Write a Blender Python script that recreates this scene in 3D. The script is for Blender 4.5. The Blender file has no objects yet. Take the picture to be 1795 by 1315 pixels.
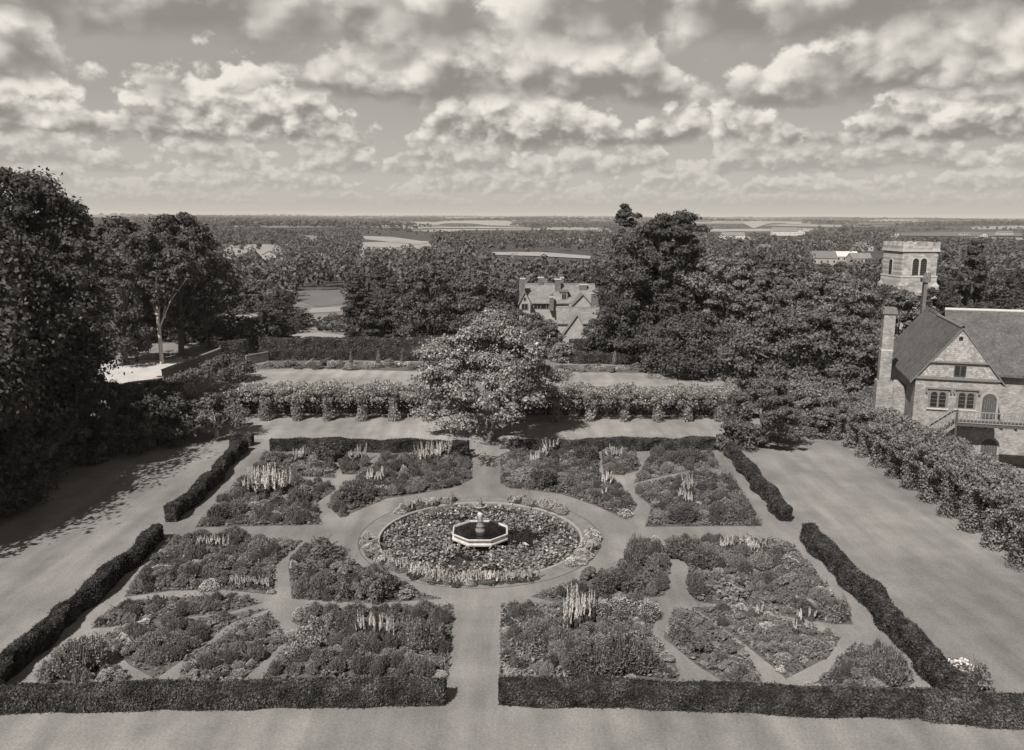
import bpy, math, random
import numpy as np
from mathutils import Matrix, Vector
sc = bpy.context.scene
R = math.radians
# ------------------------------------------------------------------ camera
F = 1480.0; W0 = 1795.0; H0 = 1315.0; HC = 20.0; CX = 1.41
cam = bpy.data.cameras.new('camera'); cam.sensor_width = 36; cam.lens = 36*F/W0
cam.clip_start = .1; cam.clip_end = 60000
camo = bpy.data.objects.new('camera', cam); sc.collection.objects.link(camo)
ROT = (Matrix.Rotation(R(-0.48), 3, 'Z') @ Matrix.Rotation(R(90-10.66), 3, 'X') @ Matrix.Rotation(R(0.27), 3, 'Z'))
camo.matrix_world = Matrix.Translation((CX, 0, HC)) @ ROT.to_4x4()
sc.camera = camo
# ------------------------------------------------------------------ light
SUN_AZ = math.atan2(-.50, -.866); SUN_EL = R(47)       # direction towards the sun
sd = Vector((math.sin(SUN_AZ)*math.cos(SUN_EL), math.cos(SUN_AZ)*math.cos(SUN_EL), math.sin(SUN_EL)))
sl = bpy.data.lights.new('sun', 'SUN'); sl.energy = 5.0; sl.angle = R(.53); sl.color = (1, .985, .96)
so = bpy.data.objects.new('sun', sl); sc.collection.objects.link(so)
so.rotation_euler = sd.to_track_quat('Z', 'Y').to_euler()
sc.view_settings.view_transform = 'Standard'; sc.view_settings.look = 'None'
sc.view_settings.exposure = 0.42; sc.view_settings.gamma = 1
sc.cycles.max_bounces = 4; sc.cycles.diffuse_bounces = 2; sc.cycles.glossy_bounces = 2
sc.cycles.transmission_bounces = 2; sc.cycles.transparent_max_bounces = 4; sc.cycles.volume_bounces = 0

class NT:
    "tiny helper to write node trees as expressions"
    def __init__(s, tree): s.t = tree; s.n = tree.nodes; s.l = tree.links
    def put(s, node, key, v):
        if v is None: return
        i = node.inputs[key]
        if isinstance(v, bpy.types.NodeSocket): s.l.new(v, i)
        else: i.default_value = v
    def m(s, op, a, b=None, c=None, clamp=False):
        n = s.n.new('ShaderNodeMath'); n.operation = op; n.use_clamp = clamp
        s.put(n, 0, a); s.put(n, 1, b); s.put(n, 2, c); return n.outputs[0]
    def add(s, a, b): return s.m('ADD', a, b)
    def sub(s, a, b): return s.m('SUBTRACT', a, b)
    def mul(s, a, b): return s.m('MULTIPLY', a, b)
    def div(s, a, b): return s.m('DIVIDE', a, b)
    def step(s, v, a, b, o0=0., o1=1.):
        n = s.n.new('ShaderNodeMapRange'); n.interpolation_type = 'SMOOTHSTEP'
        s.put(n, 0, v); s.put(n, 1, a); s.put(n, 2, b); s.put(n, 3, o0); s.put(n, 4, o1); return n.outputs[0]
    def vec(s, x, y, z):
        n = s.n.new('ShaderNodeCombineXYZ'); s.put(n, 0, x); s.put(n, 1, y); s.put(n, 2, z); return n.outputs[0]
    def noise(s, v, scale=1., detail=3., rough=.5, dist=0., dim='3D'):
        n = s.n.new('ShaderNodeTexNoise'); n.noise_dimensions = dim; s.put(n, 'Vector', v); s.put(n, 'Scale', scale)
        s.put(n, 'Detail', detail); s.put(n, 'Roughness', rough); s.put(n, 'Distortion', dist); return n.outputs[0]
    def mix(s, f, a, b):
        n = s.n.new('ShaderNodeMix'); n.data_type = 'RGBA'
        s.put(n, 0, f); s.put(n, 6, a); s.put(n, 7, b); return n.outputs[2]
    def mixf(s, f, a, b):
        n = s.n.new('ShaderNodeMix'); n.data_type = 'FLOAT'
        s.put(n, 0, f); s.put(n, 2, a); s.put(n, 3, b); return n.outputs[0]

# ------------------------------------------------------------------ sky
TINT = (1.0, .94, .86, 1)
w = bpy.data.worlds.new('World'); sc.world = w; w.use_nodes = True
n = NT(w.node_tree); n.n.clear()
out = n.n.new('ShaderNodeOutputWorld'); bg = n.n.new('ShaderNodeBackground'); n.l.new(bg.outputs[0], out.inputs[0])
bg.inputs[1].default_value = 0.1
sky = n.n.new('ShaderNodeTexSky'); sky.sky_type = 'NISHITA'; sky.sun_disc = False
sky.sun_elevation = SUN_EL; sky.sun_rotation = SUN_AZ % (2*math.pi)
sp = n.n.new('ShaderNodeSeparateColor'); n.l.new(sky.outputs[0], sp.inputs[0])
# panchromatic film behind a yellow filter: mostly the red and green of the sky
clear = n.mul(n.add(n.mul(sp.outputs[0], .62), n.mul(sp.outputs[1], .38)), 1.0)
tc = n.n.new('ShaderNodeTexCoord'); sx = n.n.new('ShaderNodeSeparateXYZ'); n.l.new(tc.outputs['Generated'], sx.inputs[0])
X, Y, Z = sx.outputs
az = n.mul(n.m('ARCTAN2', X, Y), 57.2958)
el = n.mul(n.m('ARCSINE', Z), 57.2958)
# broad brightness of the open sky between clouds
gap = n.add(n.step(el, 0., 9., 3.7, 2.5), n.mul(n.noise(n.vec(n.mul(az, .05), n.mul(el, .12), 3.), 1., 3.), .8))
val = n.mixf(n.step(el, 14., 40.), gap, n.m('MINIMUM', clear, 1.4))
# rows of cumulus, farthest first: base elevation, thickness, seed, cover, frequency
rows = [(.7, 1.3, 1.3, .70), (1.5, 1.8, 5.7, .68), (2.7, 2.7, 14.2, .68), (4.4, 3.7, 23.0, .73),
        (7.0, 5.6, 31.4, .76), (10.4, 8.5, 42.8, .77), (19., 18., 61.0, .60)]
wx = n.noise(n.vec(n.mul(az, .11), n.mul(el, .25), 77.), 1., 2.)
for b, T, seed, cov in rows:
    f = 1.15/T if b < 6 else 1.02/T
    U = n.mul(az, f*.72); V = n.mul(el, f)
    def P(dx, dy, ds=0.): return n.vec(n.add(U, seed*3.1+dx), n.add(V, dy+seed*1.7), 0.)
    n1 = n.noise(P(0, 0), 1.6, 6., .56, 0., '2D')
    n2 = n.noise(P(-.10, .16), 1.6, 3., .56, 0., '2D')
    vo = n.n.new('ShaderNodeTexVoronoi'); vo.voronoi_dimensions = '2D'; vo.feature = 'F1'; vo.inputs['Scale'].default_value = 3.4; n.l.new(n.vec(n.add(n.add(U, seed*3.1), n.mul(n1, .5)), n.add(V, n.mul(n1, .5)), 0.), vo.inputs['Vector'])
    pf = n.sub(.5, vo.outputs['Distance'])
    n1 = n.add(n1, n.mul(pf, .13))
    n0 = n.noise(n.vec(n.add(n.mul(az, f*.22), seed*7.7), n.add(n.mul(el, f*.10), seed), 0.), 1.6, 1., .5, 0., '2D')
    bb = n.add(b-T*.12, n.mul(wx, T*.35))
    h = n.div(n.sub(el, bb), T)
    dens = n.sub(n.add(n.mul(n.sub(n0, 1-cov), 2.6), n.mul(n.sub(n1, .5), 1.5)), n.mul(n.m('POWER', n.m('MAXIMUM', h, 0.), 1.4), .85))
    a1 = n.step(dens, -.07, .12)
    a2 = n.step(n.add(h, n.mul(n.sub(n1, .5), .45)), -.12, .08)
    alpha = n.mul(a1, a2)
    rel = n.sub(n1, n2)
    tone = n.add(n.add(n.mul(h, 1.0), n.mul(rel, 1.9)), n.mul(pf, .36))
    edge = n.step(dens, .0, .45, .20, 0.)             # thin rims glow
    t = n.step(n.add(tone, edge), -.05, .95)
    dark = (2.05 if b < 15 else 1.5) if b > 4 else 2.2 + (4-b)*.4
    brt = (6.6 if b < 15 else 4.2) if b > 4 else 6.6 - (4-b)*.5
    val = n.mixf(n.mul(alpha, .95 if b > 3 else .7), val, n.mixf(t, dark, brt))
# bright haze close to the horizon
val = n.mixf(n.step(el, 0., 2.6, .55, 0.), val, 3.3)
cc = n.n.new('ShaderNodeVectorMath'); cc.operation = 'SCALE'
cc.inputs[0].default_value = TINT[:3]; n.l.new(val, cc.inputs['Scale'])
n.l.new(cc.outputs[0], bg.inputs[0])
#%%SPLIT
# ------------------------------------------------------------------ photo pixel -> place
PXR = np.array(ROT)
def ray(px, py):
    d = PXR @ np.array([(px-W0/2)/F, -(py-H0/2)/F, -1.0]); return d
def smooth(a, b, x):
    t = min(1, max(0, (x-a)/(b-a))); return t*t*(3-2*t)
def tz(x, y):
    "height of the land"
    r = math.hypot(x, y); h = -7*smooth(190, 520, r)
    far = smooth(500, 2200, r)
    h += far*(5*math.sin(x*.0011+1.3)*math.sin(y*.0017+.4)+4*math.sin(x*.0023+y*.0013)+2.5*math.sin(x*.0047-y*.0031+2))
    h += smooth(3500, 8500, r)*14
    return h
def G(px, py):
    d = ray(px, py)
    if d[2] > -.0008: return (CX+d[0]*9000, d[1]*9000)
    z = 0.
    for _ in range(12):
        t = (z-HC)/d[2]; t = min(t, 12000); z = tz(CX+d[0]*t, d[1]*t)
    return (CX+d[0]*t, d[1]*t)
def PY(px, py, Y):
    "point seen at pixel on the vertical plane y = Y"
    d = ray(px, py); t = Y/d[1]; return (CX+d[0]*t, Y, HC+d[2]*t)
def toPix(x, y, z):
    v = PXR.T @ np.array([x-CX, y, z-HC]); return (W0/2+F*v[0]/-v[2], H0/2-F*v[1]/-v[2], -v[2])

# ------------------------------------------------------------------ materials (a monochrome print: every tone is a warm grey)
def tone(v): return (v, v*.935, v*.88, 1)
MATS = {}
def newmat(name):
    m = bpy.data.materials.new(name); m.use_nodes = True; m.node_tree.nodes.clear()
    t = NT(m.node_tree); o = t.n.new('ShaderNodeOutputMaterial'); MATS[name] = m
    return m, t, o
def leafmat(name, v, var=.9, trans=.25, gloss=.0, patch=None):
    m, t, o = newmat(name)
    g = t.n.new('ShaderNodeNewGeometry'); oi = t.n.new('ShaderNodeObjectInfo')
    k = t.add(t.mul(g.outputs['Random Per Island'], var), 1-var/2)
    k = t.mul(k, t.add(t.mul(oi.outputs['Random'], .36), .82))
    if patch:
        oc = t.n.new('ShaderNodeTexCoord'); k = t.mul(k, t.step(t.noise(oc.outputs['Object'], patch, 3., .65), .3, .7, .45, 1.65))
    c = t.n.new('ShaderNodeVectorMath'); c.operation = 'SCALE'; c.inputs[0].default_value = tone(v)[:3]; t.l.new(k, c.inputs['Scale'])
    d = t.n.new('ShaderNodeBsdfDiffuse'); tr = t.n.new('ShaderNodeBsdfTranslucent'); mx = t.n.new('ShaderNodeMixShader')
    t.l.new(c.outputs[0], d.inputs[0]); t.l.new(c.outputs[0], tr.inputs[0]); mx.inputs[0].default_value = trans
    t.l.new(d.outputs[0], mx.inputs[1]); t.l.new(tr.outputs[0], mx.inputs[2]); sh = mx.outputs[0]
    if gloss:
        gl = t.n.new('ShaderNodeBsdfGlossy'); gl.inputs['Roughness'].default_value = .42; gl.inputs[0].default_value = (.8, .74, .68, 1)
        m2 = t.n.new('ShaderNodeMixShader'); m2.inputs[0].default_value = gloss
        t.l.new(sh, m2.inputs[1]); t.l.new(gl.outputs[0], m2.inputs[2]); sh = m2.outputs[0]
    t.l.new(sh, o.inputs[0]); return m
def surf(name, v, var=.3, scale=2., detail=5., stretch=(1, 1, 1), rough=.9, spec=.15, bump=0., coord='Object', brick=None, extra=None):
    m, t, o = newmat(name)
    p = t.n.new('ShaderNodeBsdfPrincipled'); p.inputs['Roughness'].default_value = rough; p.inputs['Specular IOR Level'].default_value = spec
    tcd = t.n.new('ShaderNodeTexCoord'); mp = t.n.new('ShaderNodeMapping'); mp.inputs['Scale'].default_value = stretch
    t.l.new(tcd.outputs[coord], mp.inputs[0]); nz = t.noise(mp.outputs[0], scale, detail, .6)
    k = t.add(t.mul(t.sub(nz, .5), var*2.4), 1.)
    if brick:
        b = t.n.new('ShaderNodeTexBrick'); mb = t.n.new('ShaderNodeMapping'); mb.inputs['Scale'].default_value = brick['scale']
        mb.inputs['Rotation'].default_value = brick.get('rot', (R(90), 0, 0)); t.l.new(tcd.outputs[coord], mb.inputs[0]); t.l.new(mb.outputs[0], b.inputs[0])
        b.inputs['Scale'].default_value = 1; b.inputs['Mortar Size'].default_value = brick.get('mortar', .03); b.inputs['Color1'].default_value = (.7,)*3+(1,)
        b.inputs['Color2'].default_value = (1.3,)*3+(1,); b.inputs['Mortar'].default_value = (brick.get('mv', .6),)*3+(1,)
        b.inputs['Brick Width'].default_value = brick.get('w', .5); b.inputs['Row Height'].default_value = brick.get('h', .25)
        bw = t.n.new('ShaderNodeRGBToBW'); t.l.new(b.outputs[0], bw.inputs[0]); k = t.mul(k, bw.outputs[0])
    if extra: k = extra(t, tcd, k)
    c = t.n.new('ShaderNodeVectorMath'); c.operation = 'SCALE'; c.inputs[0].default_value = tone(v)[:3]; t.l.new(k, c.inputs['Scale'])
    t.l.new(c.outputs[0], p.inputs['Base Color'])
    if bump:
        bn = t.n.new('ShaderNodeBump'); bn.inputs['Strength'].default_value = bump; bn.inputs['Distance'].default_value = .05
        t.l.new(nz, bn.inputs['Height']); t.l.new(bn.outputs[0], p.inputs['Normal'])
    t.l.new(p.outputs[0], o.inputs[0]); return m
def lawn_extra(t, tcd, k):
    # mowing streaks and worn patches, then the wooded plain far away
    s = tcd.outputs['Object']; mp = t.n.new('ShaderNodeMapping'); mp.inputs['Rotation'].default_value = (0, 0, R(20)); mp.inputs['Scale'].default_value = (.9, .13, 1)
    t.l.new(s, mp.inputs[0]); st = t.noise(mp.outputs[0], 1., 4., .6)
    k = t.mul(k, t.step(st, .28, .72, .88, 1.12))
    xs_ = t.n.new('ShaderNodeSeparateXYZ'); t.l.new(s, xs_.inputs[0]); ph_ = t.add(t.mul(xs_.outputs[0], 2.9), t.mul(t.noise(s, .2, 2., .5), 5.)); k = t.mul(k, t.add(1., t.mul(t.m('SINE', ph_), .045)))
    big = t.noise(s, .09, 3., .5); k = t.mul(k, t.step(big, .32, .68, .82, 1.16)); mid_ = t.noise(s, .45, 4., .65); k = t.mul(k, t.step(mid_, .3, .7, .91, 1.09))
    fine = t.noise(s, 9., 2., .6); k = t.mul(k, t.step(fine, .25, .75, .84, 1.16))
    x = t.n.new('ShaderNodeSeparateXYZ'); t.l.new(s, x.inputs[0])
    vo = t.n.new('ShaderNodeTexVoronoi'); vo.inputs['Scale'].default_value = .0032; vo.inputs['Randomness'].default_value = .9; t.l.new(s, vo.inputs['Vector'])
    bw = t.n.new('ShaderNodeSeparateColor'); t.l.new(vo.outputs['Color'], bw.inputs[0])
    f = t.add(.28, t.mul(t.step(bw.outputs[0], .66, .70), .95))
    f = t.add(f, t.mul(t.noise(s, .02, 4., .6), .15))
    return t.mixf(t.step(x.outputs[1], 150., 260.), k, f)
M_lawn = surf('mown_grass', .19, .12, .5, 5, extra=lawn_extra, rough=1, spec=.05)
M_lawn2 = surf('lighter_grass', .24, .12, .5, 5, extra=lawn_extra, rough=1, spec=.05)  # mown grass recipe with a lighter base tone, for the two farther lawns
M_soil = surf('bed_soil', .10, .5, 3.)
M_grass2 = surf('rough_grass', .17, .4, 1.5)
M_field = surf('pale_field', .27, .25, .03, 5, stretch=(1, .25, 1), coord='Object')
M_field2 = surf('pasture', .13, .3, .04, 5, coord='Object')
M_yard = surf('gravel_yard', .42, .25, .4, 6, coord='Object')
M_stone = surf('pale_stone', .42, .22, 3., 6, bump=.3)
M_coping = surf('worn_coping', .27, .3, 2., 6)
M_white = surf('white_stone', .46, .6, 2.5, 7)
M_darkstone = surf('weathered_stone', .16, .4, 6., 5, bump=.3)
M_ashlar = surf('church_stone', .33, .5, .8, 7, brick=dict(scale=(1, 1, 1), w=.7, h=.3, mortar=.02, mv=.75))
M_rubble = surf('ragstone_wall', .28, .6, 1.2, 7, bump=.4, brick=dict(scale=(1, 1, 1), w=.26, h=.10, mortar=.02, mv=.7))
M_tilehung = surf('hung_tiles', .30, .4, 1.6, 7, brick=dict(scale=(1, 1, 1), w=.2, h=.16, mortar=.012, mv=.6))
M_brick = surf('brick', .12, .3, 2., 6, brick=dict(scale=(1, 1, 1), w=.24, h=.08, mortar=.01, mv=1.1))
def tile_extra(t, tcd, k):
    wv = t.noise(tcd.outputs['Object'], .9, 6., .75); w2 = t.noise(tcd.outputs['Object'], 4., 3., .7); return t.mul(t.mul(k, t.add(.2, t.mul(wv, 1.6))), t.add(.4, t.mul(w2, 1.2)))
M_tile = surf('mossy_roof_tiles', .092, .7, 7., 4, bump=.5, extra=tile_extra)
M_tile2 = surf('pale_roof_tiles', .17, .3, 5., 4, bump=.4, extra=tile_extra)
M_render = surf('lime_render', .30, .4, 1., 5)
M_slate = surf('slate_roof', .14, .2, 3., 4)
M_glass = surf('window_glass', .02, .2, 2., rough=.15, spec=.5)
M_wood = surf('weathered_wood', .075, .4, 6., 4)
M_palewood = surf('painted_wood', .22, .4, 6., 4)
M_bark = surf('bark', .10, .5, 5., 5, bump=.6)
M_palebark = surf('pale_bark', .42, .4, 5., 5, bump=.4)
M_water = surf('pond_water', .010, .2, 2., rough=.05, spec=.5)
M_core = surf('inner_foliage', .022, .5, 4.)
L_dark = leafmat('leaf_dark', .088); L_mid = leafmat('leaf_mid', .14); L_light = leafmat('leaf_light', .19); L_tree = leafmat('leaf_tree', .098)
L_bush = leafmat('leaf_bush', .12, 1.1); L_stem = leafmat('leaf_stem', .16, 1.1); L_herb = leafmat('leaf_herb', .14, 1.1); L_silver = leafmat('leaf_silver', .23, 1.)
L_pale = leafmat('leaf_pale', .25, .9, .25, .04); L_yew = leafmat('leaf_yew', .056, 1.1, .12, patch=1.5); L_box = leafmat('leaf_box', .075, 1.1, .2, patch=1.3)
L_flower = leafmat('petal_white', .64, .3, .3); L_petal = leafmat('petal_pale', .46, .6, .3); L_far = leafmat('leaf_far', .092, 1., .1)
L_lily = leafmat('leaf_lily', .19, 1.2, .1, .05); L_magnolia = leafmat('leaf_glossy', .20, .9, .2, .045)

# ------------------------------------------------------------------ mesh building
class Geo:
    def __init__(s): s.V = []; s.F = []; s.n = 0; s.M = []
    def quads(s, V, Fq, mi=0):
        V = np.asarray(V, float).reshape(-1, 3); Fq = np.asarray(Fq, int)
        s.V.append(V); s.F.append(Fq+s.n); s.M.append(np.full(len(Fq), mi)); s.n += len(V)
    def leaves(s, C, N, S, rng, asp=1.6, mi=0):
        C = np.asarray(C); k = len(C)
        if k == 0: return
        N = N/np.maximum(np.linalg.norm(N, axis=1, keepdims=True), 1e-6)
        t = np.cross(N, rng.normal(size=(k, 3))); t /= np.maximum(np.linalg.norm(t, axis=1, keepdims=True), 1e-6)
        b = np.cross(N, t); S = np.broadcast_to(np.asarray(S, float), (k,))[:, None]
        V = np.stack([C+t*S*asp/2, C+b*S/2, C-t*S*asp/2, C-b*S/2], 1).reshape(-1, 3)
        s.quads(V, np.arange(4*k).reshape(-1, 4), mi)
    def blades(s, B, T, wd, rng, mi=0):
        "thin upright strips from base points to tip points"
        B = np.asarray(B); T = np.asarray(T); k = len(B); a = rng.uniform(0, 6.28, k)
        sd_ = np.stack([np.cos(a), np.sin(a), a*0], 1)*wd/2
        V = np.stack([B-sd_*.7, B+sd_*.7, T+sd_, T-sd_], 1).reshape(-1, 3)
        s.quads(V, np.arange(4*k).reshape(-1, 4), mi)
    def box(s, x0, x1, y0, y1, z0, z1, mi=0, taper=0.):
        t = taper
        V = [(x0, y0, z0), (x1, y0, z0), (x1, y1, z0), (x0, y1, z0), (x0+t, y0+t, z1), (x1-t, y0+t, z1), (x1-t, y1-t, z1), (x0+t, y1-t, z1)]
        s.quads(V, [(3, 2, 1, 0), (4, 5, 6, 7), (0, 1, 5, 4), (1, 2, 6, 5), (2, 3, 7, 6), (3, 0, 4, 7)], mi)
    def slab(s, P, off, mi=0):
        "a quad P given thickness by the offset vector"
        P = np.array(P, float); Q = P+np.array(off, float)
        s.quads(np.vstack([P, Q]), [(0, 1, 2, 3), (7, 6, 5, 4), (0, 4, 5, 1), (1, 5, 6, 2), (2, 6, 7, 3), (3, 7, 4, 0)], mi)
    def tube(s, P, r, k=8, mi=0, cap=True):
        P = np.array(P, float); r = np.broadcast_to(np.asarray(r, float), (len(P),)); V = []
        for i, p in enumerate(P):
            d = P[min(i+1, len(P)-1)]-P[max(i-1, 0)]; d /= (np.linalg.norm(d)+1e-9)
            u = np.cross(d, (1, 0, 0) if abs(d[0]) < .8 else (0, 1, 0)); u /= np.linalg.norm(u); v = np.cross(d, u)
            a = np.arange(k)/k*2*math.pi
            V.append(p+r[i]*(np.cos(a)[:, None]*u+np.sin(a)[:, None]*v))
        Fq = [(i*k+j, i*k+(j+1) % k, (i+1)*k+(j+1) % k, (i+1)*k+j) for i in range(len(P)-1) for j in range(k)]
        s.quads(np.vstack(V), Fq, mi)
        if cap:
            c = len(P)-1; s.quads(np.vstack([V[c], P[c][None]]), [(j, (j+1) % k, k, k) for j in range(k)], mi)
    def lathe(s, prof, k=24, mi=0, cx=0, cy=0, ph=0.):
        V = []; a = np.arange(k)/k*2*math.pi+ph
        for r, z in prof: V.append(np.stack([cx+r*np.cos(a), cy+r*np.sin(a), np.full(k, z)], 1))
        Fq = [(i*k+j, i*k+(j+1) % k, (i+1)*k+(j+1) % k, (i+1)*k+j) for i in range(len(prof)-1) for j in range(k)]
        s.quads(np.vstack(V), Fq, mi)
    def poly(s, pts, z, mi=0, thick=0.):
        n_ = len(pts); c = np.mean(pts, 0)
        V = [(p[0], p[1], z) for p in pts]
        import mathutils
        tris = mathutils.geometry.tessellate_polygon([[Vector((p[0], p[1], 0)) for p in pts]])
        T = []
        for a, b, c_ in tris:
            A, B, C_ = (np.array(pts[i]) for i in (a, b, c_))
            T.append((a, b, c_, c_) if (B[0]-A[0])*(C_[1]-A[1])-(B[1]-A[1])*(C_[0]-A[0]) > 0 else (a, c_, b, b))
        s.quads(V, T, mi)
        if thick:
            W = V+[(p[0], p[1], z-thick) for p in pts]
            s.quads(W, [(i, (i+1) % n_, n_+(i+1) % n_, n_+i) for i in range(n_)], mi)
    def build(s, name, mats, parent=None, smooth_=False):
        V = np.vstack(s.V); Fq = np.vstack([f if f.shape[1] == 4 else np.hstack([f, f[:, -1:]]) for f in s.F])
        tri = Fq[:, 2] == Fq[:, 3]; cnt = np.where(tri, 3, 4); start = np.concatenate([[0], np.cumsum(cnt)[:-1]])
        keep = np.ones(Fq.shape, bool); keep[tri, 3] = False
        me = bpy.data.meshes.new(name); me.vertices.add(len(V)); me.vertices.foreach_set('co', V.astype(np.float32).ravel())
        idx = Fq[keep]; me.loops.add(len(idx)); me.loops.foreach_set('vertex_index', idx.astype(np.int32))
        me.polygons.add(len(Fq)); me.polygons.foreach_set('loop_start', start.astype(np.int32)); 
        me.polygons.foreach_set('material_index', np.concatenate(s.M).astype(np.int32))
        me.polygons.foreach_set('use_smooth', np.full(len(Fq), bool(smooth_)))
        for m in (mats if isinstance(mats, (list, tuple)) else [mats]): me.materials.append(m)
        me.update(calc_edges=True)
        o = bpy.data.objects.new(name, me); sc.collection.objects.link(o)
        if parent: o.parent = parent
        return o
def tag(o, label=None, cat=None, group=None, kind=None):
    if label: o['label'] = label
    if cat: o['category'] = cat
    if group: o['group'] = group
    if kind: o['kind'] = kind
    return o
def thing(name, label, cat, loc=(0, 0, 0), rz=0., group=None):
    o = bpy.data.objects.new(name, None); sc.collection.objects.link(o); o.location = loc; o.rotation_euler = (0, 0, rz)
    o.empty_display_size = .3
    return tag(o, label, cat, group)
def dup(root, loc, rz=0., s=(1, 1, 1), label=None, group=None):
    r = root.copy(); sc.collection.objects.link(r); r.location = loc; r.rotation_euler = (0, 0, rz)
    r.scale = s if isinstance(s, (tuple, list)) else (s, s, s)
    if label: r['label'] = label
    if group: r['group'] = group
    for ch in PARTS.get(root.name, []):
        c = ch.copy(); sc.collection.objects.link(c); c.parent = r
    return r
PARTS = {}      # prototype name -> its parts
class Proto:
    "first placement moves the thing itself, the later ones copy it and each of its parts"
    def __init__(s, root, parts): s.root = root; s.parts = parts; s.used = False
    def place(s, loc, rz=0., sc_=1., label=None, group=None, cat=None, name=None):
        S = sc_ if isinstance(sc_, (tuple, list)) else (sc_,)*3
        if not s.used:
            s.used = True; r = s.root; r.location = loc; r.rotation_euler = (0, 0, rz); r.scale = S
        else:
            r = s.root.copy(); sc.collection.objects.link(r); r.location = loc; r.rotation_euler = (0, 0, rz); r.scale = S
            if 'group' in r and not group: del r['group']
            for ch in s.parts:
                c = ch.copy(); sc.collection.objects.link(c); c.parent = r
        if name: r.name = name
        tag(r, label, cat, group); return r
    def drop(s):
        if not s.used:
            for c in s.parts: bpy.data.objects.remove(c)
            bpy.data.objects.remove(s.root)
def inpoly(x, y, P):
    c = False; j = len(P)-1
    for i in range(len(P)):
        if (P[i][1] > y) != (P[j][1] > y) and x < (P[j][0]-P[i][0])*(y-P[i][1])/(P[j][1]-P[i][1])+P[i][0]: c = not c
        j = i
    return c

# ------------------------------------------------------------------ ground
FC = G(842, 940)                     # middle of the fountain
GX = []; GY = []
def ground():
    g = Geo()
    b = 8.0
    def line(c, span, near, far):
        L = [c-b, c+b]; s = near
        for sg in (-1, 1):
            p = c+sg*b; s = near
            while abs(p-c) < far: p += sg*s; L.append(p); s *= (1.0 if abs(p-c) < span else 1.13)
        return sorted(L)
    xs = line(FC[0], 120, 10, 14000); ys = [y for y in line(FC[1], 120, 10, 14000) if y > -60]
    GX.extend(xs); GY.extend(ys)
    V = [(x, y, tz(x, y)) for y in ys for x in xs]; nx = len(xs); Fq = []
    for j in range(len(ys)-1):
        for i in range(nx-1):
            if abs(xs[i]-(FC[0]-b)) < 1e-6 and abs(ys[j]-(FC[1]-b)) < 1e-6: continue
            Fq.append((j*nx+i, j*nx+i+1, (j+1)*nx+i+1, (j+1)*nx+i))
    g.quads(V, Fq)
    k = 64; In = []; Ou = []
    for i in range(k):
        a = i/k*2*math.pi; c, s_ = math.cos(a), math.sin(a); m = b/max(abs(c), abs(s_))
        In.append((FC[0]+6.35*c, FC[1]+6.35*s_, 0)); Ou.append((FC[0]+m*c, FC[1]+m*s_, 0))
    g.quads(In+Ou, [(i, k+i, k+(i+1) % k, (i+1) % k) for i in range(k)])
    o = g.build('ground', M_lawn, None, True); tag(o, kind='structure')
ground()
import bisect, bmesh
def tzm(x, y):
    "height of the ground mesh itself"
    i = max(0, min(len(GX)-2, bisect.bisect(GX, x)-1)); j = max(0, min(len(GY)-2, bisect.bisect(GY, y)-1))
    u = (x-GX[i])/(GX[i+1]-GX[i]); v = (y-GY[j])/(GY[j+1]-GY[j]); z = [tz(GX[i+a], GY[j+b]) for a in (0, 1) for b in (0, 1)]
    return max(z[0]*(1-u)*(1-v)+z[1]*(1-u)*v+z[2]*u*(1-v)+z[3]*u*v, min(z))
def sheet(name, pix, mat, off, kind='structure'):
    "a patch of other ground lying on the land, its outline slightly ragged"
    q = []
    for i in range(len(pix)):
        a, b = pix[i], pix[(i+1) % len(pix)]
        for k in range(6): q.append((a[0]+(b[0]-a[0])*k/6, a[1]+(b[1]-a[1])*k/6))
    pts = [G(*p) for p in q]; g = Geo(); g.poly([np.array(p) for p in pts], 0.); o = g.build(name, mat)
    bm = bmesh.new(); bm.from_mesh(o.data); far = max(p[1] for p in pts); lim = max(4, far*.03)
    for _ in range(7):
        E = [e for e in bm.edges if e.calc_length() > lim]
        if not E or len(bm.faces) > 9000: break
        bmesh.ops.subdivide_edges(bm, edges=E, cuts=1); bmesh.ops.triangulate(bm, faces=[f for f in bm.faces if len(f.verts) > 3])
    for v in bm.verts: v.co.z = tzm(v.co.x, v.co.y)+off
    bm.to_mesh(o.data); bm.free(); return tag(o, kind=kind)
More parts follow.
